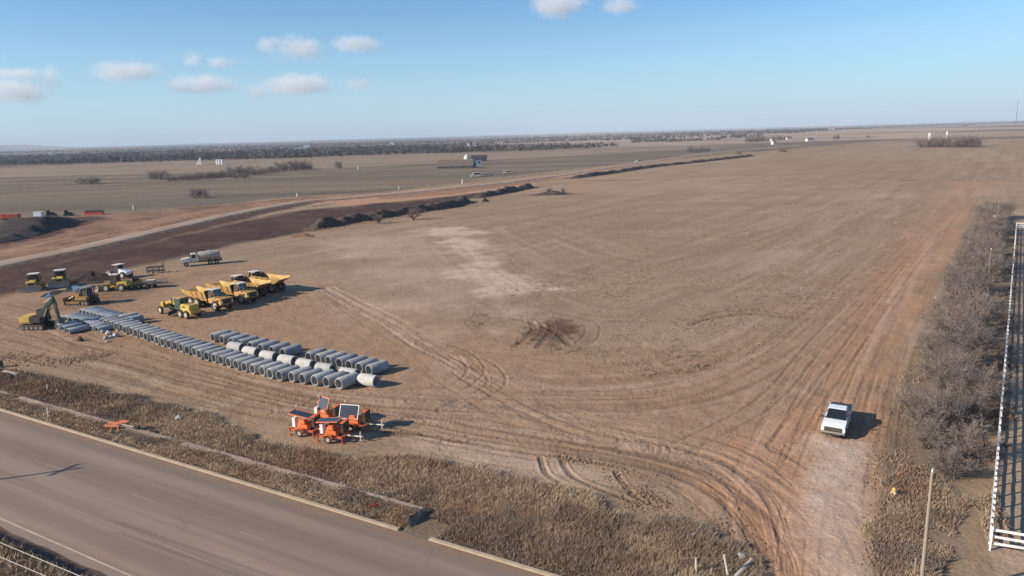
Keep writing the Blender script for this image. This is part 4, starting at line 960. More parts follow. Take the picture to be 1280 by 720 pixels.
# pale lumps of broken concrete before the pipes
for i, (px, py, s) in enumerate([(129.5, 416, .42), (136, 418, .5), (145, 421, .5), (132.5, 423.5, .36), (134, 428, .26), (139, 422, .3)]):
    x, y = at(px, py); bm_ = bmesh.new(); bmesh.ops.create_icosphere(bm_, subdivisions=2, radius=s)
    for v in bm_.verts: v.co *= 1+random.uniform(-.22, .22)
    for v in bm_.verts: v.co.z *= .7
    me = bpy.data.meshes.new('concrete_lump'); bm_.to_mesh(me); bm_.free(); me.materials.append(M['concrete_pale'])
    o = bpy.data.objects.new('concrete_lump', me); C.objects.link(o); o.location = (x, y, gz(x, y)+s*.45)
    tag(o, 'pale lump of broken concrete before the pipe mouths, %s from the left' % ORD[i], 'rubble', 'pale lumps before the pipes')

# ------------------------------------------------------------------ orange message board trailers
def board_trailer(label, px, rz, tilt, upright=False, frame='fade_orange', yaw=0):
    t = thing('message_board_trailer', label, 'message board trailer', place_px(*px), R_(rz), 'orange message board trailers parked together')
    MB().box(-1.3, 1.3, -.75, -.6, .45, .6).box(-1.3, 1.3, .6, .75, .45, .6).box(-1.3, -1.15, -.75, .75, .45, .6).box(1.15, 1.3, -.75, .75, .45, .6).box(-.2, 0, -.6, .6, .45, .6).build('chassis', 'orange_red', t)
    MB().cyl((1.3, 0, .52), (2.9, 0, .5), .07).cyl((2.7, 0, .1), (2.7, 0, .95), .06).build('drawbar', 'cream', t)
    MB().frus((-.6, .6, -.62, .62, .6), (-.5, .5, -.5, .5, 1.15)).build('battery_box', 'orange', t, bevel=.05)
    MB().frus((-.42, .42, -.7, -.2, 1.15), (-.25, .25, -.6, -.25, 1.5)).build('controller_box', 'orange', t, bevel=.04)
    MB().box(-1.2, -.85, -.4, .1, .6, 1.55).build('cabinet', 'white', t, bevel=.03)
    for s in (1, -1):
        wheel(t, -.1, s*.95, .36, .24, 'rim_cream', 16)
        MB().prism([(-.6, .5), (-.5, .78), (-.1, .88), (.3, .78), (.4, .5), (.32, .5), (.25, .72), (-.1, .81), (-.45, .72), (-.52, .5)], s*.95-.16, s*.95+.16).build('fender', 'orange', t)
        for x in (-1.25, 1.25): MB().cyl((x, s*.78, .05), (x, s*.78, .75), .045, n=8).box(x-.12, x+.12, s*.78-.12, s*.78+.12, .02, .06).build('jack_leg', 'orange_red', t)
    MB().box(.05, .2, -.08, .08, .6, 1.8).build('mast', 'orange_red', t)
    # folded lamp board at the drawbar end, seen almost edge on
    MB().box(1.05, 1.33, -.55, .55, .9, 1.85).build('display_board', 'brown_black', t, bevel=.02)
    MB().box(1.02, 1.36, -.59, .59, 1.85, 1.92).build('display_hood', 'orange', t)
    # solar table: frame, cells on both tilts
    m = Matrix.Translation((-.35, 0, 1.85)) @ Matrix.Rotation(R_(yaw), 4, 'Z') @ Matrix.Rotation(R_(tilt), 4, 'Y')
    if upright: m = Matrix.Translation((-.4, -.35, 1.75)) @ Matrix.Rotation(R_(upright), 4, 'X')
    w_, h_ = (.98, .68) if upright else ((.68, .75) if yaw else (1.1, .58))
    fr = MB().box(-w_, w_, -h_, -h_+.07, -.05, .05).box(-w_, w_, h_-.07, h_, -.05, .05).box(-w_, -w_+.07, -h_+.07, h_-.07, -.05, .05).box(w_-.07, w_, -h_+.07, h_-.07, -.05, .05).box(-w_+.07, w_-.07, -h_+.07, h_-.07, -.05, -.01)
    p = fr.xf(m).build('solar_frame', frame, t)
    MB().box(-w_+.06, w_-.06, -h_+.06, h_-.06, -.008, .03).xf(m).build('solar_cell', 'solar', p)
    MB().cyl((.12, 0, 1.7), tuple(m @ Vector((0, 0, -.05))), .06).build('panel_arm', 'orange_red', t)
    MB().cyl((-1.0, .3, 1.5), (-1.0, .3, 2.5), .02, n=5).lathe([(.001, 2.45), (.1, 2.45), (.1, 2.58), (.001, 2.62)], (-1.0, .3, 0), 10, ax=2).build('beacon', 'cream', t)
    # legend strip on the board
    return t
board_trailer('orange sign trailer nearest the road on the left, solar table lying tilted', (383, 541), -18, 8)
board_trailer('orange sign trailer nearest the road on the right, grey solar table on top', (418, 549), -16, -6)
board_trailer('orange sign trailer at the back with its dark solar panel turned steeply left', (410, 528), -20, -66, yaw=72)
board_trailer('orange sign trailer on the right with an upright white framed solar panel', (445, 535), -14, 0, 64, 'galv')
# extra top beams of the folded boards

# ------------------------------------------------------------------ swept earthworks
def resample(pts, step):
    out = [pts[0]]; acc = 0
    for a, b in zip(pts[:-1], pts[1:]):
        d = math.dist(a, b); t = step-acc
        while t <= d: out.append((a[0]+(b[0]-a[0])*t/d, a[1]+(b[1]-a[1])*t/d)); t += step
        acc = d-(t-step)
    out.append(pts[-1]); return out
def sweep(name, pts, prof, mat, step, rough=0.0, fs=2.5, seed=0, taper=4.0, gain=None, kind='structure'):
    """prof: list of (offset to the left, height); rough adds clods; the ends run out to the ground"""
    P = np.array(resample(pts, step)); T = np.gradient(P, axis=0); T /= np.linalg.norm(T, axis=1)[:, None]
    Nn = np.stack([-T[:, 1], T[:, 0]], 1); n, m = len(P), len(prof)
    off = np.array([p[0] for p in prof]); h = np.array([p[1] for p in prof])
    XY = P[:, None, :]+Nn[:, None, :]*off[None, :, None]
    X, Y = XY[..., 0].ravel(), XY[..., 1].ravel()
    k = np.minimum(np.arange(n), np.arange(n)[::-1])*step/taper; k = np.clip(k, 0, 1)
    if gain is not None: k = k*gain(np.arange(n)*step)
    Z = (h[None, :]*k[:, None]).ravel()
    ins = np.tile((np.arange(m) > 0) & (np.arange(m) < m-1), n)
    if rough:
        q = fbm(X/fs, Y/fs, seed, 4)-.5
        X = X+np.where(ins, (vnoise(X/1.3, Y/1.3, seed+5)-.5)*rough*.8, 0); Z = Z+np.where(ins, q*rough*2*np.clip(Z, .15, 1.2), 0)
    base = height(X, Y); Z = base+np.where(ins, np.maximum(Z, .02), -.25)
    i = np.arange(n-1)[:, None]*m; j = np.arange(m-1)[None, :]
    F = np.stack([i+j, i+j+1, i+m+j+1, i+m+j], 2).reshape(-1, 4)
    o = np_mesh(name, np.stack([X, Y, Z], 1), F[:, ::-1], mat, True); tag(o, kind=kind); return o
def haul_mat():
    m, nt, b = newmat('haul_road_dirt'); pos = nt.nodes.new('ShaderNodeNewGeometry').outputs['Position']
    c = mixrgb(nt, ramp(nt, noise(nt, pos, .25, 6, .65), .32, .68), (.30, .205, .145), (.40, .295, .215))
    c = mixrgb(nt, math_(nt, 'MULTIPLY', ramp(nt, noise(nt, mapping(nt, pos, (1.2, .08, 1)), 1, 4), .48, .66), .7), c, (.20, .115, .078))
    c = mixrgb(nt, math_(nt, 'MULTIPLY', ramp(nt, noise(nt, pos, .035, 4), .42, .62), .6), c, (.30, .165, .10))
    nt.links.new(c, b.inputs['Base Color']); b.inputs['Roughness'].default_value = .95; return m
M['haul'] = haul_mat()
sweep('haul_road', HAUL, [(6.6, -.1), (5.0, .1), (3.4, .36), (2.2, .40), (1.3, .36), (.5, .44), (-.5, .44), (-1.3, .36), (-2.2, .42), (-3.0, .40), (-3.7, .12), (-4.3, -.1)], M['haul'], 2.0, .3, 3, 3)
M['spoil'] = soil_mat('spoil_soil', (.046, .026, .019), (.10, .055, .038))
g_ = lambda sd_: (lambda l: .5+.75*vnoise(l/6.5, l*0+3.3, sd_)+.25*vnoise(l/2.2, l*0, sd_+1))
ridge = lambda w_, h_: [(w_*1.9, -.1), (w_*1.45, h_*.3), (w_, h_*.66), (w_*.6, h_*.9), (w_*.2, h_), (-w_*.2, h_), (-w_*.55, h_*.85), (-w_*.9, h_*.5), (-w_*1.25, h_*.22), (-w_*1.6, -.1)]
sweep('spoil_bank', SPOIL, ridge(2.2, 2.3), M['spoil'], .7, .95, 1.8, 21, 5, g_(3))
sweep('spoil_bank', SPOIL2, ridge(1.8, 1.9), M['spoil'], .8, .9, 2.0, 22, 4, g_(5))
sweep('spoil_bank', TRENCH, ridge(2.2, 1.5), M['spoil'], 1.1, .8, 2.2, 23, 8, g_(9))
sweep('soil_stockpile', PIT, [(13, -.1), (11, 1.4), (9.5, 2.9), (7, 3.2), (4, 3.3), (1, 3.3), (-1.5, 3.3), (-3.5, 3.2), (-4.6, 2.5), (-5.8, 1.5), (-7, .7), (-8, -.1)], M['soil_dark'], .9, .8, 2.4, 31, 10, lambda l: (.75+.4*vnoise(l/5, l*0, 8)-.4*sstep(45, 85, l))*(.5+.5*sstep(26, 42, l)))
heap('spoil_mound', 'low dark soil mound with dry weeds on the field edge beyond the ploughed strip', 'soil mound', (690, 243), 8.5, 4.5, 1.7, M['spoil'], 12, R_(15))
heap('soil_heap', 'dark stump of soil at the far end of the near spoil bank', 'soil heap', (606, 252), 1.8, 1.6, 1.8, M['spoil'], 14)
heap('soil_heap', 'small brown soil heap with straw left of the near spoil bank', 'soil heap', (378, 296), 4.5, 2.0, 1.1, M['soil_red'], 16)

# ------------------------------------------------------------------ rough grass and weeds
def grass_mat(name, a, b_, c_, d_):
    m, nt, b = newmat(name)
    at_ = nt.nodes.new('ShaderNodeAttribute'); at_.attribute_name = 'blade'
    s = nt.nodes.new('ShaderNodeSeparateColor'); nt.links.new(at_.outputs['Color'], s.inputs[0])
    c = mixrgb(nt, s.outputs[0], a, b_); c = mixrgb(nt, s.outputs[1], c, c_); c = mixrgb(nt, s.outputs[2], c, d_)
    nt.links.new(c, b.inputs['Base Color']); b.inputs['Roughness'].default_value = .8; b.inputs['Specular IOR Level'].default_value = .2
    return m
M['grass'] = grass_mat('dry_grass_blades', (.285, .20, .13), (.54, .41, .275), (.32, .195, .12), (.235, .172, .13))
def grass(name, label, poly, n, hfun, seed, wid=(.016, .04), extra=None, lean=.48, mat=None, spread=(.08, .30)):
    rng = np.random.default_rng(seed); P = np.array(poly); lo, hi = P.min(0), P.max(0)
    lo = np.maximum(lo, [-95, 18]); hi = np.minimum(hi, [175, 260])
    xs, ys = [], []; tot = 0
    while tot < n:
        # tufts first, blades about them
        k = 60000
        q = 26; tx, ty = rng.uniform(lo[0], hi[0], k//q), rng.uniform(lo[1], hi[1], k//q); sp_ = np.repeat(rng.uniform(spread[0], spread[1], k//q), q)
        x = np.repeat(tx, q)+rng.normal(0, 1, k//q*q)*sp_; y = np.repeat(ty, q)+rng.normal(0, 1, k//q*q)*sp_
        ok = poly_sd(x, y, poly, 80)+(fbm(x/3, y/3, 45, 3)-.5)*3.0 > .0
        r = np.hypot(x, y); ang = np.arctan2(x, y)
        ok &= (np.abs(ang) < R_(41)) & (rng.random(len(x)) < np.clip((70/np.maximum(r, 30))**1.6, 0, 1.6)/1.6)
        ok &= rng.random(len(x)) < .35+.9*fbm(x/2.2, y/2.2, seed+3, 3)
        if extra is not None: ok &= extra(x, y, rng)
        xs.append(x[ok]); ys.append(y[ok]); tot += int(ok.sum())
        if len(xs) > 400: break
    x, y = np.concatenate(xs)[:n], np.concatenate(ys)[:n]; n = len(x)
    z = height(x, y)
    h = hfun(x, y)*rng.uniform(.5, 1.2, n); a = rng.uniform(0, 2*np.pi, n); w_ = rng.uniform(wid[0], wid[1], n)*(1+np.hypot(x, y)/90)
    dx, dy = np.cos(a), np.sin(a); ln = rng.normal(0, lean, (n, 2))*h[:, None]+np.array([.16, .05])*h[:, None]
    V = np.empty((n, 3, 3)); V[:, 0] = np.stack([x-dx*w_, y-dy*w_, z-.04], 1); V[:, 1] = np.stack([x+dx*w_, y+dy*w_, z-.04], 1)
    V[:, 2] = np.stack([x+ln[:, 0], y+ln[:, 1], z+h], 1)
    o = np_mesh(name, V.reshape(-1, 3), np.arange(n*3).reshape(-1, 3), mat or M['grass'])
    col = np.ones((n, 3, 4), np.float32)
    col[:, :, 0] = np.clip(rng.normal(.45, .28, n)+(fbm(x/1.7, y/1.7, 77, 3)-.5)*1.1, 0, 1)[:, None]
    col[:, :, 1] = (sstep(.50, .66, fbm(x/6, y/6, 78, 3))*.8)[:, None]
    col[:, :, 2] = (sstep(.50, .64, fbm(x/4.2+9, y/4.2, 79, 3))*.8)[:, None]
    at_ = o.data.attributes.new('blade', 'FLOAT_COLOR', 'POINT'); at_.data.foreach_set('color', col.ravel())
    tag(o, label, 'grass', kind='stuff'); return o
M['grass_tawny'] = grass_mat('tawny_weeds', (.21, .145, .10), (.41, .30, .205), (.25, .15, .10), (.19, .145, .12))
def wverge(x, y): return -((x-K0.x)*kn.x+(y-K0.y)*kn.y), (x-K0.x)*kd.x+(y-K0.y)*kd.y
def h_verge(x, y):
    w_, u_ = wverge(x, y)
    h = .12+.10*vnoise(x/2, y/2, 97)+.34*sstep(3.8, 6.5, w_)*sstep(14, 9, w_+(fbm(x/4, y/4, 90, 2)-.5)*6)
    h = np.where(u_ > BANK_END+.8, np.maximum(h, .46*sstep(.2, 1.6, w_)*sstep(15, 11, w_)), h)
    low = sstep(STRIPW-1.7, STRIPW-1.0, w_)*sstep(STRIPW+.3, STRIPW, w_)*(u_ < BANK_END)*sstep(.25, .6, vnoise(u_/3.1, u_*0, 14))
    return h*(.55+.9*fbm(x/2.6, y/2.6, 91, 3))*(1-.7*low)
def skip_strip(x, y, rng):
    w_, u_ = wverge(x, y)
    s = (np.abs(w_-STRIPW+.1) < .32+.62*vnoise(u_/2.3, u_*0, 12)) & (u_ < BANK_END)
    cut = (u_ > BANK_END-.2) & (u_ < g1+.3) & (w_ < 2.6+(fbm(x/1, y/1, 5, 2)-.5))
    thin = rng.random(len(x)) < 1-.85*sstep(7.5, 13.0, w_)
    return ~(s & (rng.random(len(x)) < .93)) & ~cut & (w_ > .38) & thin
grass('dry_grass', 'rough tawny grass covering the roadside bank', VERGE, 270000, h_verge, 101, wid=(.012, .034), extra=skip_strip)
grass('dry_grass', 'tangled brown weeds between the dirt track and the white fence', RVERGE, 170000, mat=M['grass_tawny'], spread=(.18, .45), hfun=lambda x, y: (.26+.38*sstep(.45, .62, fbm(x/5, y/5, 92, 3))*sstep(85, 45, np.hypot(x, y)))*(.6+.8*fbm(x/2, y/2, 93, 3)), seed=102,
      extra=lambda x, y, rng: rng.random(len(x)) < (.04+.95*sstep(66, 50, np.hypot(x, y)))*sstep(.40, .62, fbm(x/4, y/4, 98, 3)+.2*sstep(62, 45, np.hypot(x, y))))
FBASE = [tuple(FENCE0+fd*s+fn*v) for s, v in ((-1, -.35), (150, -.35), (150, .35), (-1, .35))]
grass('dry_grass', 'dry tufts along the foot of the white fence', FBASE, 7000, mat=M['grass_tawny'], hfun=lambda x, y: .12+.25*fbm(x/1.4, y/1.4, 96, 3), seed=105)
NEARBANK = [road_pt(-60, ROADW+.45), road_pt(140, ROADW+.45), road_pt(140, ROADW+14), road_pt(-60, ROADW+14)]
grass('dry_grass', 'dark tufted grass on the near bank in the bottom left corner', NEARBANK, 60000, lambda x, y: .35*(.5+.9*fbm(x/1.6, y/1.6, 94, 3)), 103)

# ------------------------------------------------------------------ leafless trees
def twig_mat(name, a, b_):
    m, nt, b = newmat(name); oi = nt.nodes.new('ShaderNodeObjectInfo').outputs['Random']
    tc = nt.nodes.new('ShaderNodeTexCoord').outputs['Object']
    c = mixrgb(nt, ramp(nt, noise(nt, tc, 1.1, 3), .35, .65), a, b_); c = mixrgb(nt, 1.0, c, mixrgb(nt, oi, (.8, .8, .82), (1.15, 1.1, 1.05)), 'MULTIPLY')
    nt.links.new(c, b.inputs['Base Color']); b.inputs['Roughness'].default_value = .85; b.inputs['Specular IOR Level'].default_value = .15; return m
M['twig'] = twig_mat('bare_twigs', (.165, .133, .118), (.245, .203, .180))
M['bark'] = twig_mat('grey_bark', (.07, .055, .048), (.12, .095, .082))
def seg_mesh(name, segs, mat, sides):
    S = np.array(segs, np.float64); A, B, r0, r1 = S[:, 0:3], S[:, 3:6], S[:, 6], S[:, 7]
    d = B-A; d /= np.linalg.norm(d, axis=1)[:, None]+1e-9
    up = np.where(np.abs(d[:, 2:3]) > .9, np.array([[1., 0, 0]]), np.array([[0, 0, 1.]]))
    u = np.cross(d, up); u /= np.linalg.norm(u, axis=1)[:, None]; v = np.cross(d, u); n = len(S)
    if sides == 1:      # a thin ribbon blade, twisted at random
        a = RNG.uniform(0, np.pi, n)[:, None]; q = u*np.cos(a)+v*np.sin(a)
        V = np.stack([A-q*r0[:, None], A+q*r0[:, None], B+q*r1[:, None], B-q*r1[:, None]], 1).reshape(-1, 3)
        F = np.arange(n*4).reshape(-1, 4)
    else:
        ring = []
        for P, r in ((A, r0), (B, r1)):
            for k in range(sides):
                t = 2*np.pi*k/sides; ring.append(P+(u*np.cos(t)+v*np.sin(t))*r[:, None])
        V = np.stack(ring, 1).reshape(-1, 3); o = np.arange(n)[:, None]*2*sides; F = []
        for k in range(sides):
            k2 = (k+1) % sides; F.append(np.concatenate([o+k, o+k2, o+sides+k2, o+sides+k], 1))
        F = np.concatenate(F)
    return np_mesh(name, V, F, mat, sides > 1)
def gen_tree(seed, H, spread, stems, twigs=1.0, wid=.012, base=.18):
    rng = random.Random(seed); big, small = [], []
    def grow(p, d, L, r, lev):
        n = 3 if lev < 2 else 2
        for k in range(n):
            d = (d+Vector((rng.gauss(0, .16), rng.gauss(0, .16), rng.gauss(.02, .10)))*(1+.25*lev)).normalized()
            q = p+d*(L/n); r2 = r*(.82 if lev < 2 else .7)
            (big if lev < 2 else small).append((*p, *q, max(r, wid*.6), max(r2, wid*.45)))
            if lev < 3:
                for c in range((2 if lev == 0 else 3) if lev < 2 else max(2, int(3*twigs))):
                    a = rng.uniform(0, 2*math.pi); o = d.orthogonal().normalized(); o = Matrix.Rotation(a, 3, d) @ o
                    nd = (d*rng.uniform(.5, 1.0)+o*rng.uniform(.45, .95)+Vector((0, 0, .18))).normalized()
                    grow(p.lerp(q, rng.uniform(.3, 1)), nd, L*rng.uniform(.45, .72), r2*.55, lev+1)
            p, r = q, r2
    for s in range(stems):
        a = 2*math.pi*(s+rng.random()*.7)/stems; lean = rng.uniform(.15, 1.0)*spread
        d = Vector((math.cos(a)*lean, math.sin(a)*lean, 1)).normalized()
        b = Vector((math.cos(a)*base*rng.uniform(.4, 1)*(stems > 1), math.sin(a)*base*rng.uniform(.4, 1)*(stems > 1), -.15))
        if stems > 1: big.append((0, 0, -.35, b.x, b.y, b.z+.02, .04, .04))
        grow(b, d, H*rng.uniform(.42, .6), .022*H*rng.uniform(.6, 1), 0)
    return big, small
def tree_proto(seed, H, spread, stems, label, group, twigs=1.0, wid=.012, name='bare_tree', base=.18):
    big, small = gen_tree(seed, H, spread, stems, twigs, wid, base)
    t = thing(name, label, 'tree', (0, 0, -500), 0, group)
    tr = seg_mesh('trunk', big, M['bark'], 5); tr.parent = t
    cr = seg_mesh('crown', small, M['twig'], 1); cr.parent = t
    return t
protos = []
for k, (H, spr, st) in enumerate([(5.6, .75, 5), (5.0, .9, 6), (6.2, .6, 4), (4.6, 1.0, 7), (5.8, .8, 5), (3.6, 1.1, 7)]):
    protos.append(tree_proto(200+k, H, spr, st, 'leafless tree', 'leafless trees in the row beside the fence', 1.5, .021))
used = set()
def plant(k, x, y, label, group, s=1.0):
    p = protos[k]
    if k not in used: used.add(k); t = p; t['label'] = label; t['group'] = group; t.location = (x, y, gz(x, y))
    else: t = copy_tree(p, label, (x, y, gz(x, y)))
    t['group'] = group; t.rotation_euler = (0, 0, random.uniform(0, 6.28)); t.scale = (s, s, s*random.uniform(.9, 1.1)); return t
rowline = resample(smooth_line(ats([(1196, 570), (1198, 520), (1203, 480), (1208, 445), (1213, 410), (1219, 375), (1225, 345), (1231, 320), (1237, 300), (1243, 284), (1249, 272)])), 3.3)
NR = len(rowline)
for i, (x, y) in enumerate(rowline):
    o = random.uniform(-1.6, 1.2)
    plant([0, 3, 1, 4, 2][i % 5], x+fn.x*o, y+fn.y*o, 'bare grey tree, %s from the near end of the fence side row' % ORD[i], 'leafless trees in the row beside the fence', random.uniform(.72, 1.22)*(1 if i > 3 else .85))
side = resample(smooth_line(ats([(1170, 590), (1172, 530), (1170, 480), (1178, 440), (1190, 390), (1203, 350), (1216, 315), (1226, 290), (1232, 272)])), 4.6)
for i, (x, y) in enumerate(side):
    o = random.uniform(-1.2, 1.2)
    plant([5, 3, 1, 5, 4][i % 5], x+fn.x*o, y+fn.y*o, 'low bare bush on the track side of the tree row, %s from the near end' % ORD[i], 'low bushes on the track side of the tree row', random.uniform(.62, 1.0))

# ------------------------------------------------------------------ white rail fence
def fence(label, a, b, spacing, cap0=True):
    a, b = Vector(a), Vector(b); L = (b-a).length; n = max(1, round(L/spacing)); d = (b-a)/L; nn = Vector((-d.y, d.x))
    rz = math.atan2(d.y, d.x); t = thing('rail_fence', label, 'fence', (a.x, a.y, gz(a.x, a.y)), rz, None)
    pm_ = None
    for i in range(0 if cap0 else 1, n+1):
        x = L*i/n
        if pm_ is None:
            pm_ = MB().box(-.055, .055, -.055, .055, -.1, 1.60).frus((-.085, .085, -.085, .085, 1.60), (-.02, .02, -.02, .02, 1.70)).build('post', 'vinyl', t, smooth=0); pm_.location = (x, 0, 0); o = pm_
        else:
            o = pm_.copy(); C.objects.link(o); o.parent = t; o.location = (x, 0, 0)
        o.rotation_euler = (random.gauss(0, .012), random.gauss(0, .012), 0)
    for z in (.50, .96, 1.42):
        mb = MB(); m = 2*n
        for k in range(m):
            x0, x1 = L*k/m, L*(k+1)/m; w0, w1 = .012*math.sin(k*1.7+z*9), .012*math.sin((k+1)*1.7+z*9)
            mb.hexa([(x0, .066, z-.085+w0), (x1, .066, z-.085+w1), (x1, .105, z-.085+w1), (x0, .105, z-.085+w0)], [(x0, .066, z+.085+w0), (x1, .066, z+.085+w1), (x1, .105, z+.085+w1), (x0, .105, z+.085+w0)])
        mb.build('rail', 'vinyl', t, smooth=0)
    return t
far_end = FENCE1
fence('long white three rail fence running away beside the leafless trees', FENCE0, far_end, 2.0)
fe = Vector(at(1330, 704)); e1 = FENCE0+(fe-FENCE0).normalized()*14
fence('short white three rail fence section leaving the near corner to the right', FENCE0, e1, 2.0, False)
e2 = far_end+fn*16; fence('white rail fence section closing the far end of the lot', far_end, e2, 2.0, False)

# ------------------------------------------------------------------ poles, posts and wires
def utility_pole(name, label, x, y, h, r=.14, arm=False, rz=0, mat='wood'):
    t = thing(name, label, 'utility pole', (x, y, gz(x, y)), rz)
    MB().cyl((0, 0, -.4), (0, 0, h), r, r*.65, 12).build('shaft', mat, t)
    if arm:
        MB().box(-1.2, 1.2, .10, .22, h-.7, h-.56).build('crossarm', mat, t)
        for x_ in (-1.1, -.4, .4, 1.1): MB().lathe([(.001, 0), (.06, 0), (.07, .08), (.03, .18), (.001, .2)], (x_, .16, h-.56), 8, ax=2).build('insulator', 'cream', t)
    else:
        MB().lathe([(.001, 0), (.05, 0), (.06, .08), (.03, .2), (.001, .22)], (0, 0, h), 8, ax=2).build('insulator', 'white', t)
        MB().box(.08, .2, -.04, .04, h-.35, h-.2).build('bracket', 'dark_steel', t)
    return t
zt = 8.0; x, y = at(1165.5, 590, zt); utility_pole('utility_pole', 'brown wooden utility pole standing in the weeds left of the white fence', x, y, zt-gz(x, y), .13)
x, y = at(1142, 712, 1.3); 
def post(name, label, px, h, r=.06, lean=(0, 0), mat='wood', cat='post', square=True, group=None):
    x, y = at(*px); o = MB()
    if square: o.hexa([(-r, -r, -.2), (r, -r, -.2), (r, r, -.2), (-r, r, -.2)], [(-r*.9+lean[0], -r*.9+lean[1], h), (r*.9+lean[0], -r*.9+lean[1], h), (r*.9+lean[0], r*.9+lean[1], h+.03), (-r*.9+lean[0], r*.9+lean[1], h-.04)])
    else: o.cyl((0, 0, -.2), (lean[0], lean[1], h), r, r*.85, 9)
    ob = o.build(name, mat); ob.location = (x, y, gz(x, y)); return tag(ob, label, cat, group)
post('wooden_post', 'thin grey wooden post in the weeds below the utility pole', (1143, 722), 1.3, .05)
for px, h, lab in (((1234, 358), 6.2, 'slim pale pole among the leafless trees, halfway along the row'), ((1245, 287), 7.0, 'slim pale pole at the far end of the leafless tree row')):
    x, y = at(*px); utility_pole('slim_pole', lab, x, y, h, .08, False, 0, 'wood')
x, y = at(1241.5, 288); bx = thing('white_cabinet', 'small white cabinet on a post beside the far slim pole', 'cabinet', (x, y, gz(x, y)))
MB().box(-.3, .3, -.25, .25, 2.2, 3.8).build('box', 'white', bx, bevel=.03); MB().box(-.08, .08, -.08, .08, -.2, 2.2).build('leg', 'pale_wood', bx)
# pole beyond the left edge whose shadow falls on the road, and the wires it carries
tip = Vector(at(70, 590)); PH = 9.6; shl = PH/math.tan(SUN_EL)
pb = tip-Vector((math.cos(SUN_AZ), math.sin(SUN_AZ)))*shl
utility_pole('utility_pole', 'utility pole with crossarm outside the left edge, its shadow on the road', pb.x, pb.y, PH, .15, True, math.atan2(kd.y, kd.x)+math.pi/2)
def wire(label, pa, pb_, z, sag=.5):
    a, b = Vector((*at(*pa, z), z)), Vector((*at(*pb_, z), z)); d = (b-a).normalized(); a2, b2 = a-d*26, b+d*30
    P = [a2.lerp(b2, k/40) for k in range(41)]; mb = MB()
    mb.path(P, .017, 5); o = mb.build('overhead_wire', 'wire', smooth=60); return tag(o, label, 'wire', 'wires over the near bank')
wire('upper pale overhead wire crossing the bottom left corner', (0, 678), (100, 720), 8.9)
wire('lower pale overhead wire crossing the bottom left corner', (0, 696), (57, 720), 8.9)

# yellow hydrant on the track edge
x, y = at(1117, 623); t = thing('hydrant', 'small yellow hydrant standing in brown weeds right of the red track', 'hydrant', (x, y, gz(x, y)))
MB().lathe([(.001, 0), (.16, 0), (.16, .05), (.11, .06), (.11, .52), (.15, .53), (.15, .58), (.11, .68), (.05, .74), (.001, .75)], (0, 0, 0), 14, ax=2).build('barrel', 'yellow', t)
for q in ((1, 0), (-1, 0), (0, -1)): MB().cyl((q[0]*.09, q[1]*.09, .42), (q[0]*.2, q[1]*.2, .42), .06, .065, 10).build('nozzle', 'cream', t)
t.scale = (1.15, 1.15, 1.15)
# fallen orange barricade
x, y = at(145, 541); t = thing('fallen_barricade', 'fallen orange barricade lying in the roadside grass', 'barricade', (x, y, gz(x, y)+.10), R_(-12))
MB().box(-1.0, .5, .25, .60, .22, .28).box(-1.0, .5, -.25, .1, .12, .18).box(-.9, -.8, -.25, .6, .08, .12).build('panel', 'fade_orange', t)
MB().box(.0, .95, .3, .9, .34, .39).build('sign_plate', 'fade_orange', t)
for s, e in (((-.2, -.2, .1), (.5, -1.2, .02)), ((.3, .0, .15), (1.2, -1.0, .02)), ((.5, .3, .2), (2.2, .1, .06))): MB().cyl(s, e, .045, n=6).build('leg', 'fade_orange' if e[0] < 2 else 'pale_wood', t)
MB().box(2.0, 2.6, -.15, .35, 0, .16).build('weight', 'black', t, bevel=.04)
x, y = at(147 + 3, 540)
# small red marker on the bank near its cut end
x, y = at(470, 643); t = thing('red_marker', 'small broken red marker lying on the grass bank near its cut end', 'marker', (x, y, gz(x, y)+.2), .4)
MB().box(-.5, .3, -.04, .04, .0, .12).build('panel', 'red', t); MB().box(-.05, .05, -.03, .03, -.3, .45).build('post', 'red', t)
# white crossed boards at the left edge
x, y = at(14, 468)
for k, (l, rz, lab) in enumerate(((2.9, -.28, 'longer bleached board of the crossed pair at the left edge'), (2.4, .12, 'shorter bleached board of the crossed pair at the left edge'))):
    o = MB().box(-l/2, l/2, -.11, .11, 0, .06).build('board', 'cream'); o.location = (x, y, gz(x, y)+.30+.07*k); o.rotation_euler = (0, .05, rz-.3); tag(o, lab, 'board', 'bleached boards in the weeds')
x, y = at(1, 459); t = thing('blue_drum', 'blue grey barrel at the left edge above the crossed boards', 'barrel', (x, y, gz(x, y)))
MB().cyl((0, 0, 0), (0, 0, .9), .32, n=16).build('body', 'blue_grey', t); MB().lathe([(.30, .28), (.34, .30), (.34, .34), (.30, .36)], (0, 0, 0), 16, ax=2).lathe([(.30, .58), (.34, .60), (.34, .64), (.30, .66)], (0, 0, 0), 16, ax=2).build('hoop', 'dark_steel', t)
post('white_stake', 'thin white stake on the verge below the crossed boards', (59, 486), .75, .06, (.05, 0), 'cream', 'stake')
def rock(name, label, px, s, mat, cat='rock'):
    x, y = at(*px); bm_ = bmesh.new(); bmesh.ops.create_icosphere(bm_, subdivisions=2, radius=s)
    for v in bm_.verts: v.co *= 1+random.uniform(-.2, .2)
    me = bpy.data.meshes.new(name); bm_.to_mesh(me); bm_.free(); me.materials.append(M[mat]); o = bpy.data.objects.new(name, me); C.objects.link(o)
    o.location = (x, y, gz(x, y)+s*.5); o.scale = (1, 1, .7); return tag(o, label, cat)
rock('white_rock', 'white rock right of the white stake on the verge', (72, 488), .26, 'concrete_pale')
rock('white_rock', 'pale slab like rock in the verge grass below the pipes', (224, 523), .38, 'concrete_pale')
rock('white_rock', 'small pale rock at the tip of the verge beside the red track', (928, 697), .35, 'concrete')
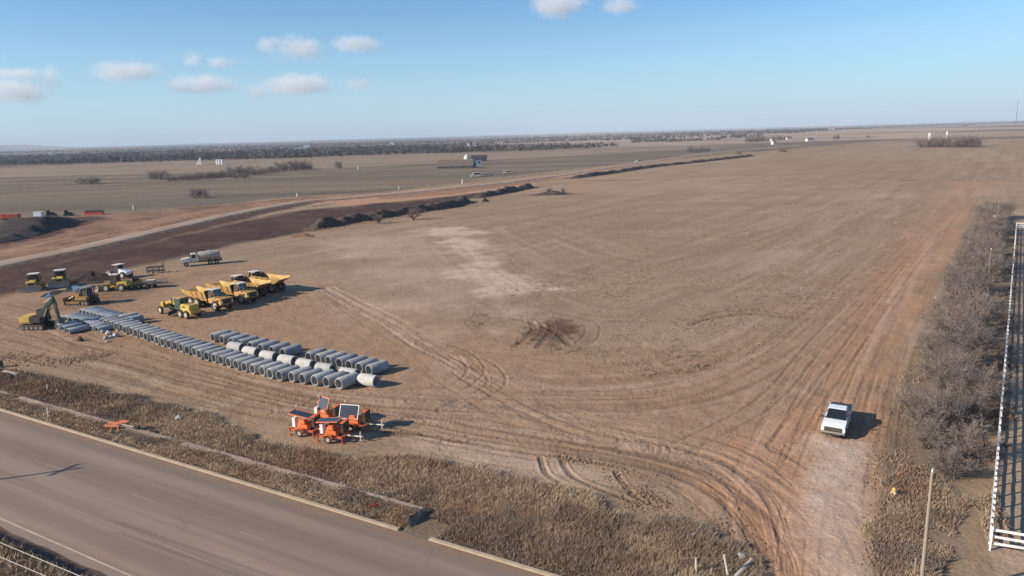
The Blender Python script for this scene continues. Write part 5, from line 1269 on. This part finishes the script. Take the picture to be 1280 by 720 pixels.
rock('white_rock', 'pale rock in the brush left of the leaning posts', (868, 671), .28, 'concrete')
post('delineator_post', 'short white post on the grass bank near the kerb at left', (61, 524), .8, .06, (0, 0), 'cream', 'post')
post('wooden_stake', 'thin bare stake standing by the kerb right of the fallen barricade', (214, 574), 1.3, .03, (.02, 0), 'wood', 'stake')
post('wooden_stake', 'thin bare stake on the verge between kerb and trailers', (428, 570), 1.2, .03, (.03, 0), 'wood', 'stake')
# broken fence posts and logs at the corner
post('broken_post', 'upright grey post left of the leaning ones at the verge corner', (871, 713), 1.1, .08, (-.06, .02), 'pale_wood', 'post', False)
post('broken_post', 'short grey post stump between the upright and the leaning post', (889, 716), .6, .09, (.02, 0), 'wood', 'post', False)
post('broken_post', 'tall pale post leaning left beside the logs at the verge corner', (912, 718), 1.5, .09, (-.30, .25), 'pale_wood', 'post', False)
def log(label, a, b, z, r, mat='wood'):
    A, B = at(*a), at(*b); o = MB().cyl((0, 0, 0), (B[0]-A[0], B[1]-A[1], z), r, r*.8, 10).build('log', mat); o.location = (*A, gz(*A)+r); return tag(o, label, 'log', 'broken timber at the verge corner')
log('thin dark log lying between the upright and the leaning post', (888, 708), (908, 698), .35, .08)
log('thick pale log lying at the track edge right of the leaning post', (918, 722), (940, 702), .25, .17, 'pale_wood')
log('second thick log below the first at the track edge', (930, 728), (952, 707), .1, .15)
log('thin branch lying in the brush above the leaning posts', (872, 676), (898, 671), .3, .06)

# ------------------------------------------------------------------ far things
def small_tree(px, h, label, group='lone bushes in the open country', k=None):
    x, y = at(*px); k = random.choice([0, 1, 2, 4]) if k is None else k
    s = h/[5.6, 5.0, 6.2, 4.6, 5.8, 3.6][k]; t = plant(k, x, y, label, group, s); return t
# a denser copy for far hedges, with thicker twigs so that it reads at distance
protos.append(tree_proto(301, 6.5, .9, 11, 'bush', 'lone bushes in the open country', 1.0, .026, 'bare_bush', 2.2))
protos.append(tree_proto(302, 5.6, 1.1, 12, 'bush', 'lone bushes in the open country', 1.0, .028, 'bare_bush', 2.8))
def far_tree(px, h, label, group, wide=1.0):
    x, y = at(*px); k = random.choice([6, 7]); s = h/6.0; t = plant(k, x, y, label, group, s); t.scale = (s*wide, s*wide, s); return t
far_tree((248, 247.5), 6.0, 'lone dark bush in the olive field left of the barn', 'lone bushes in the open country')
far_tree((113, 230), 6.5, 'broad brown bush at the left of the creek line', 'lone bushes in the open country', 1.8)
for i, (px, h) in enumerate([((197, 224), 8), ((215, 226), 5), ((230, 225), 5), ((243, 225), 6), ((256, 223), 6), ((270, 222), 6), ((283, 221), 7), ((296, 219), 9), ((302, 223), 5), ((308, 217), 9), ((322, 218), 6), ((335, 216), 6), ((350, 214), 8), ((362, 213), 10), ((375, 212), 10), ((384, 212), 7)]):
    far_tree(px, h, 'leafless creek bush, %s from the left of the line in the olive field' % ORD[i], 'leafless bushes along the creek', random.uniform(1.2, 1.9))
far_tree((424, 211), 9, 'thin dark tree standing alone right of the creek bushes', 'lone bushes in the open country', .6)
for px, h, lab in (((517, 275), 6, 'slender bare tree in front of the near spoil bank'), ((474, 279.5), 3.5, 'small bare sapling left of the slender tree by the spoil bank'), ((686, 242), 3.0, 'dry shrub on the dark mound at the field edge'), ((704, 241), 2.5, 'second dry shrub on the right of the dark mound')):
    small_tree(px, h, lab)
for i, (px, h, w_) in enumerate([((1160, 184), 14, 1.1), ((1167, 184), 13, 1.0), ((1181, 184), 15, .9), ((1193, 184), 12, .9), ((1201, 184), 14, 1.0), ((1209, 184), 15, 1.1), ((1217, 184), 14, 1.0)]):
    far_tree(px, h, 'bare tree beyond the crop field, %s from the left of the clump' % ORD[i], 'bare trees in the far right clump', w_)
for i, (px, h, w_) in enumerate([((867, 190), 9, 1.5), ((880, 189), 8, 1.2), ((924, 193), 6, .8), ((978, 190), 6, 1.0), ((1046, 174), 12, .7), ((1085, 172), 6, .8), ((1206, 158), 12, 1.8)]):
    far_tree(px, h, 'small far bush, %s from the left beyond the crop field' % ORD[i], 'far bushes beyond the crop field', w_)
for i, px in enumerate([(936, 177), (942, 177), (949, 176.5), (955, 176), (970, 175), (976, 174.5)]):
    far_tree(px, 13, 'dark tree about the far white farmhouses, %s from the left' % ORD[i], 'trees about the far farmhouses', 1.2)
def gable(name, label, px, L, W_, h, rh, rz, wall='white', roof='roof_dark', cat='house', group=None, door=True):
    x, y = at(*px); t = thing(name, label, cat, (x, y, gz(x, y)-.2), R_(rz), group)
    MB().box(-L/2, L/2, -W_/2, W_/2, 0, h).prism([(0, h), (0, h), (0, h)], 0, 0).build('wall', wall, t, smooth=0) if False else MB().box(-L/2, L/2, -W_/2, W_/2, 0, h).build('wall', wall, t, smooth=0)
    m = MB().prism([(-W_/2-.5, h-.15), (0, h+rh), (W_/2+.5, h-.15), (W_/2+.5, h+.05), (0, h+rh+.25), (-W_/2-.5, h+.05)], -L/2-.5, L/2+.5).xf(Matrix.Rotation(math.pi/2, 4, 'Z')); m.build('roof', roof, t, smooth=0)
    MB().prism([(-W_/2, h), (0, h+rh-.15), (W_/2, h)], -L/2+.05, L/2-.05).xf(Matrix.Rotation(math.pi/2, 4, 'Z')).build('gable', wall, t, smooth=0)
    if door:
        MB().box(L/2, L/2+.06, -1.2, 1.2, 0.1, min(h-.3, 3)).build('door', 'blue_grey', t)
        for k in (-1, 1): MB().box(k*L/4-.8, k*L/4+.8, -W_/2-.06, -W_/2, h*.35, h*.75).build('window', 'glass', t)
    return t
gable('long_barn', 'long low barn with brown roof and blue grey end wall in the open field', (571, 210), 30, 17, 2.0, 5.0, -8, 'blue_grey', 'roof_brown', 'barn')
x, y = at(584, 204); t = thing('round_bin', 'white round grain bin with domed top behind the long barn', 'grain bin', (x, y, gz(x, y)))
MB().lathe([(.001, 0), (4.6, 0), (4.6, 6.5), (3.6, 8.6), (1.6, 9.9), (.001, 10.3)], (0, 0, 0), 26, ax=2).build('shell', 'dull_white', t); MB().cyl((0, 0, 10.2), (0, 0, 10.8), .5, n=10).build('vent', 'galv', t); MB().box(-.8, .8, -4.75, -4.5, .1, 2.4).build('door', 'dark_steel', t); t.scale = (.68, .68, .85)
gable('shed', 'small white shed right of the long barn', (595, 206.5), 9, 7, 5, 2, 20, 'white', 'roof_dark', 'shed')
gable('shed', 'dark roofed shed behind the small white shed', (599, 201.5), 16, 9, 3.5, 3, 0, 'brown_black', 'roof_dark', 'shed')
for i, (px, L, lab) in enumerate([((966, 176), 14, 'white farmhouse with trees, left one of the far pair'), ((986, 174), 18, 'white farmhouse with dark roof, right one of the far pair'), ((1012, 176), 20, 'low pale farm building right of the far farmhouses'), ((967, 180), 8, 'tiny white shed in front of the far farmhouses')]):
    gable('farmhouse', lab, px, L*.62, 7, 3.6, 2.6, 10, 'white', 'roof_brown', 'house', 'far white farm buildings')
def silo(label, px, r, h):
    x, y = at(*px); t = thing('silo', label, 'silo', (x, y, gz(x, y)))
    MB().lathe([(.001, 0), (r, 0), (r, h*.85), (r*.7, h*.95), (.001, h)], (0, 0, 0), 18, ax=2).build('shell', 'dull_white', t); MB().cyl((0, 0, h), (0, 0, h+.6), r*.2, n=8).build('vent', 'galv', t)
silo('squat white silo behind the left of the far right clump', (1162, 176), 2.6, 12); silo('tall white silo behind the middle of the far right clump', (1183.5, 174), 1.7, 13)
# white A frame and pillars in the far left field
x, y = at(250.5, 206); t = thing('leaning_frame', 'white slanted frame structure in the far left field', 'frame structure', (x, y, gz(x, y)))
MB().prism([(-5, 0), (-3.5, 0), (1.0, 9), (0, 9)], -1, 1).build('leg', 'white', t); MB().prism([(2.2, 0), (.8, 0), (.1, 8), (1.0, 9)], -1, 1).build('leg', 'cream', t); MB().box(-2.0, 1.0, -.9, .9, .2, 4.2).build('cladding', 'cream', t)
for i, px in enumerate([(271.5, 205.5), (274.5, 205.5), (278, 205.5)]):
    x, y = at(*px); t = thing('white_tank', 'slim white tank in the far left field, %s of three in line' % ORD[i], 'tank', (x, y, gz(x, y)), 0, 'three white tanks in line')
    MB().lathe([(.001, 0), (1.2, 0), (1.2, 5.6), (.6, 6.3), (.001, 6.4)], (0, 0, 0), 14, ax=2).build('shell', 'white', t)
# white marker posts and parked vehicles on the far road
for px, h, r, lab in (((167.5, 262), 2.0, .45, 'white marker post beyond the red slope at left'), ((372, 246.5), 1.9, .5, 'white marker post standing above the bright red slope'), ((578.5, 230), 2.6, .6, 'white marker post below the long barn'), ((448, 212), 3.0, .8, 'white marker post right of the thin dark tree'), ((499, 237), 2.0, .4, 'faint pinkish post on the far edge of the red slope')):
    x, y = at(*px); t = thing('marker_post', lab, 'marker post', (x, y, gz(x, y)), 0, 'white marker posts in the left fields')
    MB().cyl((0, 0, 0), (0, 0, h), r*.85, r*.8, 12).build('shaft', 'dull_white', t); MB().box(-r*1.15, r*1.15, -r*1.15, r*1.15, 0, .3).build('foot', 'concrete', t)
def far_car(label, px, L, h, rz):
    x, y = at(*px); t = thing('parked_car', label, 'car', (x, y, gz(x, y)), R_(rz), 'white vehicles parked on the far road')
    MB().prism([(-L/2, .4), (L/2, .4), (L/2, h*.52), (L*.3, h*.56), (L*.15, h), (-L*.42, h), (-L/2, h*.6)], -.95, .95).build('body', 'dull_white', t, bevel=.06)
    MB().prism([(L*.28, h*.58), (L*.165, h*.94), (-L*.4, h*.94), (-L*.45, h*.62)], -.97, .97).build('window', 'glass', t)
    for a in (L*.32, -L*.32):
        for s in (1, -1): wheel(t, a, s*.85, .38, .25, 'rim_dark', 10)
for i, (px, L, h) in enumerate([((594.5, 221.5), 6.5, 3.0), ((601, 220.5), 5, 1.8), ((606, 220), 5, 1.8), ((611.5, 219.3), 5, 1.7), ((634, 217), 5.5, 2.0), ((798, 203), 6, 2.2)]):
    far_car('white vehicle on the far road, %s from the left of the string' % ORD[i], px, L, h, 190)
# lattice mast at the right edge
x, y = at(1274.5, 152.6); zb = gz(x, y)
x, y = 1050.0, 1420.0
def mast():
    D = 3000.0; u = (1275-640)/914; X_ = u*D*.98; Y_ = D; hh = 105
    t = thing('lattice_mast', 'thin lattice radio mast on the skyline at the right edge', 'mast', (X_, Y_, gz(X_, Y_)))
    for k in range(3):
        a = 2*math.pi*k/3; MB().cyl((1.6*math.cos(a), 1.6*math.sin(a), 0), (.5*math.cos(a), .5*math.sin(a), hh), .30, .22, 5).build('leg', 'dark_steel', t)
    mb = MB()
    for i in range(24):
        z0, z1 = hh*i/24, hh*(i+1)/24; r0, r1 = 1.6-1.1*i/24, 1.6-1.1*(i+1)/24
        for k in range(3):
            a, b = 2*math.pi*k/3, 2*math.pi*(k+1)/3; mb.cyl((r0*math.cos(a), r0*math.sin(a), z0), (r1*math.cos(b), r1*math.sin(b), z1), .12, n=4)
    mb.build('bracing', 'dark_steel', t)
mast()
# far farm buildings in the woods
for i, (px, L, h) in enumerate([((64, 195.5), 14, 18), ((46, 196), 30, 8), ((374, 189), 40, 14), ((383.5, 184), 30, 16), ((490, 180.5), 26, 12), ((590, 182), 36, 10), ((622, 180), 34, 10), ((1040, 163), 36, 12), ((1082, 159.5), 44, 14), ((1290, 157), 30, 8)]):
    gable('farm_building', 'tiny white building in the distant woods, %s from the left' % ORD[i], px, L*.7, 12, h*.5, h*.25, random.uniform(-20, 20), 'white', 'galv', 'farm building', 'tiny white buildings in the distance', False)
# woods: masses of small crowns out to the skyline
def far_woods():
    rng = np.random.default_rng(5); V = []; n = 0; xs, ys, hs = [], [], []
    near = [(-300, 214), (0, 206.5), (150, 203), (400, 196.5), (560, 191.5), (640, 190), (720, 186), (800, 180.5), (870, 177.5), (930, 172), (1000, 166.5), (1100, 160.5), (1300, 152.5), (1500, 148)]
    nx = [p[0] for p in near]; ny = [p[1] for p in near]
    k = 60000; px = rng.uniform(-300, 1500, k); yb = np.interp(px, nx, ny); hz = 166.6-(px-640)*.0288
    py = hz+.45+np.maximum(yb-hz-.45, .01)*rng.random(k)**1.15
    dx, dy = px-640, py-360; c_, s_ = math.cos(ROLL), math.sin(ROLL); u_, v_ = dx*c_-dy*s_, dx*s_+dy*c_
    t_ = -CAMH/(-FPX*math.sin(PITCH)-v_*math.cos(PITCH)); xs, ys = u_*t_, (FPX*math.cos(PITCH)-v_*math.sin(PITCH))*t_
    edge = (yb-py) < np.where(px < 930, 1.6, .3)
    ok = (yb-hz > 1.2) & (t_ > 0) & (fbm(xs/420, ys/260, 66, 4) > np.where(edge, .40, np.where(px > 760, .44, .50)))
    xs, ys = xs[ok][:19000], ys[ok][:19000]; n = len(xs); hs = rng.uniform(5, 10, n)
    x, y, h = np.array(xs), np.array(ys), np.array(hs); z = height(x, y); K = 11
    c = np.stack([x, y, z], 1)[:, None, :]
    u = rng.normal(0, 1, (n, K, 3)); u /= np.linalg.norm(u, axis=2)[..., None]; rad = rng.random((n, K, 1))**.4
    ctr = c+u*rad*np.stack([h*.6, h*.6, h*.46], 1)[:, None, :]+np.array([0, 0, 1.0])*(h*.48)[:, None, None]
    tri = rng.normal(0, 1, (n, K, 3, 3))*(h*.20)[:, None, None, None]; P = ctr[:, :, None, :]+tri
    o = np_mesh('far_woods', P.reshape(-1, 3), np.arange(n*K*3).reshape(-1, 3), M['woods']); tag(o, 'dark leafless woods stretching to the skyline', 'woods', kind='stuff')
M['woods'] = twig_mat('winter_woods', (.050, .044, .042), (.105, .085, .075))
far_woods()

# loose clods and stones, stubble on the harvested field
def clods():
    rng = np.random.default_rng(9); xs, ys, ss = [], [], []
    def along(px, n, wd, s0, s1):
        p = np.array(resample(smooth_line(ats(px)), .4)); i = rng.integers(0, len(p), n); q = p[i]+rng.normal(0, wd, (n, 2)); xs.append(q[:, 0]); ys.append(q[:, 1]); ss.append(rng.uniform(s0, s1, n)**1.0)
    along([(1098, 565), (1096, 600), (1099, 640), (1092, 690), (1086, 760)], 600, .35, .03, .11)
    along([(768, 588), (785, 605), (805, 622), (830, 632)], 350, .8, .03, .11)
    along([(800, 630), (850, 650), (905, 668), (940, 700)], 400, .8, .03, .11)
    along([(480, 541), (520, 543), (578, 553)], 300, .2, .03, .09)
    along([(690, 570), (760, 584), (800, 595)], 300, .4, .04, .12)
    along([(640, 430), (690, 410), (715, 405)], 350, 2.0, .03, .08)
    along([(870, 402), (930, 391), (1000, 399)], 400, .6, .05, .15)
    along([(0, 446), (60, 452), (110, 448), (128, 444)], 500, 1.2, .05, .18)
    along([(388, 288), (470, 275), (585, 254)], 900, 2.0, .10, .38)
    along([(1150, 480), (1120, 540), (1110, 600)], 450, 1.4, .03, .11)
    along([(20, 400), (200, 400), (380, 380)], 900, 9, .05, .16)
    n = 2200; a, b = rng.uniform(200, 1080, n), rng.uniform(330, 600, n); q = np.array([at(u, v) for u, v in zip(a, b)]); xs.append(q[:, 0]); ys.append(q[:, 1]); ss.append(rng.uniform(.03, .11, n))
    x, y, s = np.concatenate(xs), np.concatenate(ys), np.concatenate(ss); n = len(x); z = height(x, y)
    o6 = np.array([(1, 0, 0), (-1, 0, 0), (0, 1, 0), (0, -1, 0), (0, 0, 1), (0, 0, -1)], float)
    V = o6[None]*rng.uniform(.6, 1.3, (n, 6, 1))+rng.normal(0, .18, (n, 6, 3)); V[:, :, 2] *= .65; V = V*s[:, None, None]; V += np.stack([x, y, z+s*.15], 1)[:, None, :]
    f = np.array([(0, 2, 4), (2, 1, 4), (1, 3, 4), (3, 0, 4), (2, 0, 5), (1, 2, 5), (3, 1, 5), (0, 3, 5)])
    F = (np.arange(n)[:, None, None]*6+f[None]).reshape(-1, 3)
    o = np_mesh('dirt_clods', V.reshape(-1, 3), F, M['clod']); tag(o, 'loose clods of brown soil along the tracks', 'soil clods', kind='stuff')
M['clod'] = soil_mat('clod_soil', (.20, .115, .066), (.36, .23, .14))
clods()
MUD = at(690, 410)
STUB = ats([(560, 330), (700, 250), (1100, 250), (1150, 280), (1020, 400), (940, 460), (800, 470), (600, 430), (430, 350)])
M_g = M['grass']; M['grass'] = grass_mat('stubble_blades', (.24, .168, .115), (.42, .315, .225), (.26, .17, .11), (.22, .165, .12))
grass('stubble', 'short dry stubble on the harvested field', STUB, 48000, lambda x, y: .10+.10*fbm(x/3, y/3, 99, 3), 104, wid=(.02, .04), extra=lambda x, y, rng: (rng.random(len(x)) < .2+.8*sstep(.45, .6, fbm(x/9, y/9, 111, 3))) & (np.hypot((x-MUD[0])/9, (y-MUD[1])/10) > 1) & (x > -8+.12*(y-100)))
M['grass'] = M_g

# ------------------------------------------------------------------ air and clouds
def haze():
    m = bpy.data.materials.new('haze_air'); m.use_nodes = True; nt = m.node_tree; nt.nodes.clear()
    o = nt.nodes.new('ShaderNodeOutputMaterial'); v = nt.nodes.new('ShaderNodeVolumePrincipled')
    v.inputs['Color'].default_value = (.66, .78, .92, 1); v.inputs['Density'].default_value = HAZE_D; v.inputs['Anisotropy'].default_value = 0.0
    nt.links.new(v.outputs[0], o.inputs['Volume'])
    h = MB().box(-41000, 41000, -41000, 41000, -60, 240).build('haze', m, smooth=0); tag(h, kind='stuff'); h.display_type = 'WIRE'
HAZE_D = 8.5e-5
haze()
def cloud_mat():
    m = bpy.data.materials.new('cloud_vapour'); m.use_nodes = True; nt = m.node_tree; nt.nodes.clear(); L = nt.links
    o = nt.nodes.new('ShaderNodeOutputMaterial'); v = nt.nodes.new('ShaderNodeVolumePrincipled')
    tc = nt.nodes.new('ShaderNodeTexCoord').outputs['Object']; pos = nt.nodes.new('ShaderNodeNewGeometry').outputs['Position']
    ln = nt.nodes.new('ShaderNodeVectorMath'); ln.operation = 'LENGTH'; L.new(tc, ln.inputs[0])
    n = noise(nt, pos, .024, 6, .66); nb = noise(nt, pos, .0065, 2, .5)
    d = math_(nt, 'SUBTRACT', math_(nt, 'ADD', math_(nt, 'MULTIPLY', n, 1.5), math_(nt, 'MULTIPLY', nb, .9)), math_(nt, 'ADD', math_(nt, 'MULTIPLY', ln.outputs['Value'], 1.05), .40))
    d = math_(nt, 'MAXIMUM', d, 0); d = math_(nt, 'MULTIPLY', d, CLOUD_D); L.new(d, v.inputs['Density'])
    v.inputs['Color'].default_value = (.98, .98, .99, 1); v.inputs['Anisotropy'].default_value = .1; L.new(v.outputs[0], o.inputs['Volume']); return m
CLOUD_D = .013
CM = cloud_mat()
def clouds():
    cl = [(697, 6, 84, 34, 'white puffy cloud at the top edge, largest near the middle'), (778, 8, 52, 20, 'faint grey cloud right of the top edge cloud'), (372, 60, 66, 32, 'white cloud in the middle of the upper left string'), (333, 56, 24, 18, 'small round cloud left of the upper left string'), (447, 56, 66, 22, 'flat cloud at the right end of the upper left string'),
          (157, 89, 88, 30, 'broad white cloud alone above the left fields'), (240, 75, 26, 22, 'small cloud left of a pair above the low clouds'), (275, 78, 34, 16, 'small cloud right of a pair above the low clouds'), (254, 105, 84, 26, 'long low cloud left of centre in the lower row'), (220, 107, 20, 16, 'tiny cloud at the left tip of the lower row'),
          (374, 106, 100, 30, 'long low cloud right of centre in the lower row'), (318, 117, 30, 22, 'small cloud joined to the lower row from below'), (448, 106, 32, 16, 'tiny faint cloud at the right of the lower row'), (15, 114, 100, 34, 'white cloud at the left edge of the sky'), (63, 98, 30, 28, 'small cloud above the left edge cloud on its right'), (22, 92, 60, 14, 'thin wispy cloud above the left edge cloud')]
    for cx, cy_, w_, h_, lab in cl:
        D = 5200.0; a = Vector((*at(cx, 900, 0), 0))
        dx, dy = cx-640, cy_-360; c, s = math.cos(ROLL), math.sin(ROLL); u, v = dx*c-dy*s, dx*s+dy*c
        ray = Vector((u, FPX*math.cos(PITCH)-v*math.sin(PITCH), -FPX*math.sin(PITCH)-v*math.cos(PITCH))); k = D/ray.y; P = ray*k+Vector((0, 0, CAMH)); sc_ = D/FPX*.56*(1+8/w_)
        bm_ = bmesh.new(); bmesh.ops.create_icosphere(bm_, subdivisions=3, radius=1.0); me = bpy.data.meshes.new('cloud'); bm_.to_mesh(me); bm_.free(); me.materials.append(CM)
        o = bpy.data.objects.new('cloud', me); C.objects.link(o); o.location = P; o.scale = (w_*sc_, w_*sc_*.8, h_*sc_); o.rotation_euler = (0, 0, random.uniform(-.3, .3)); tag(o, lab, 'cloud', 'small clouds in the blue sky')
clouds()
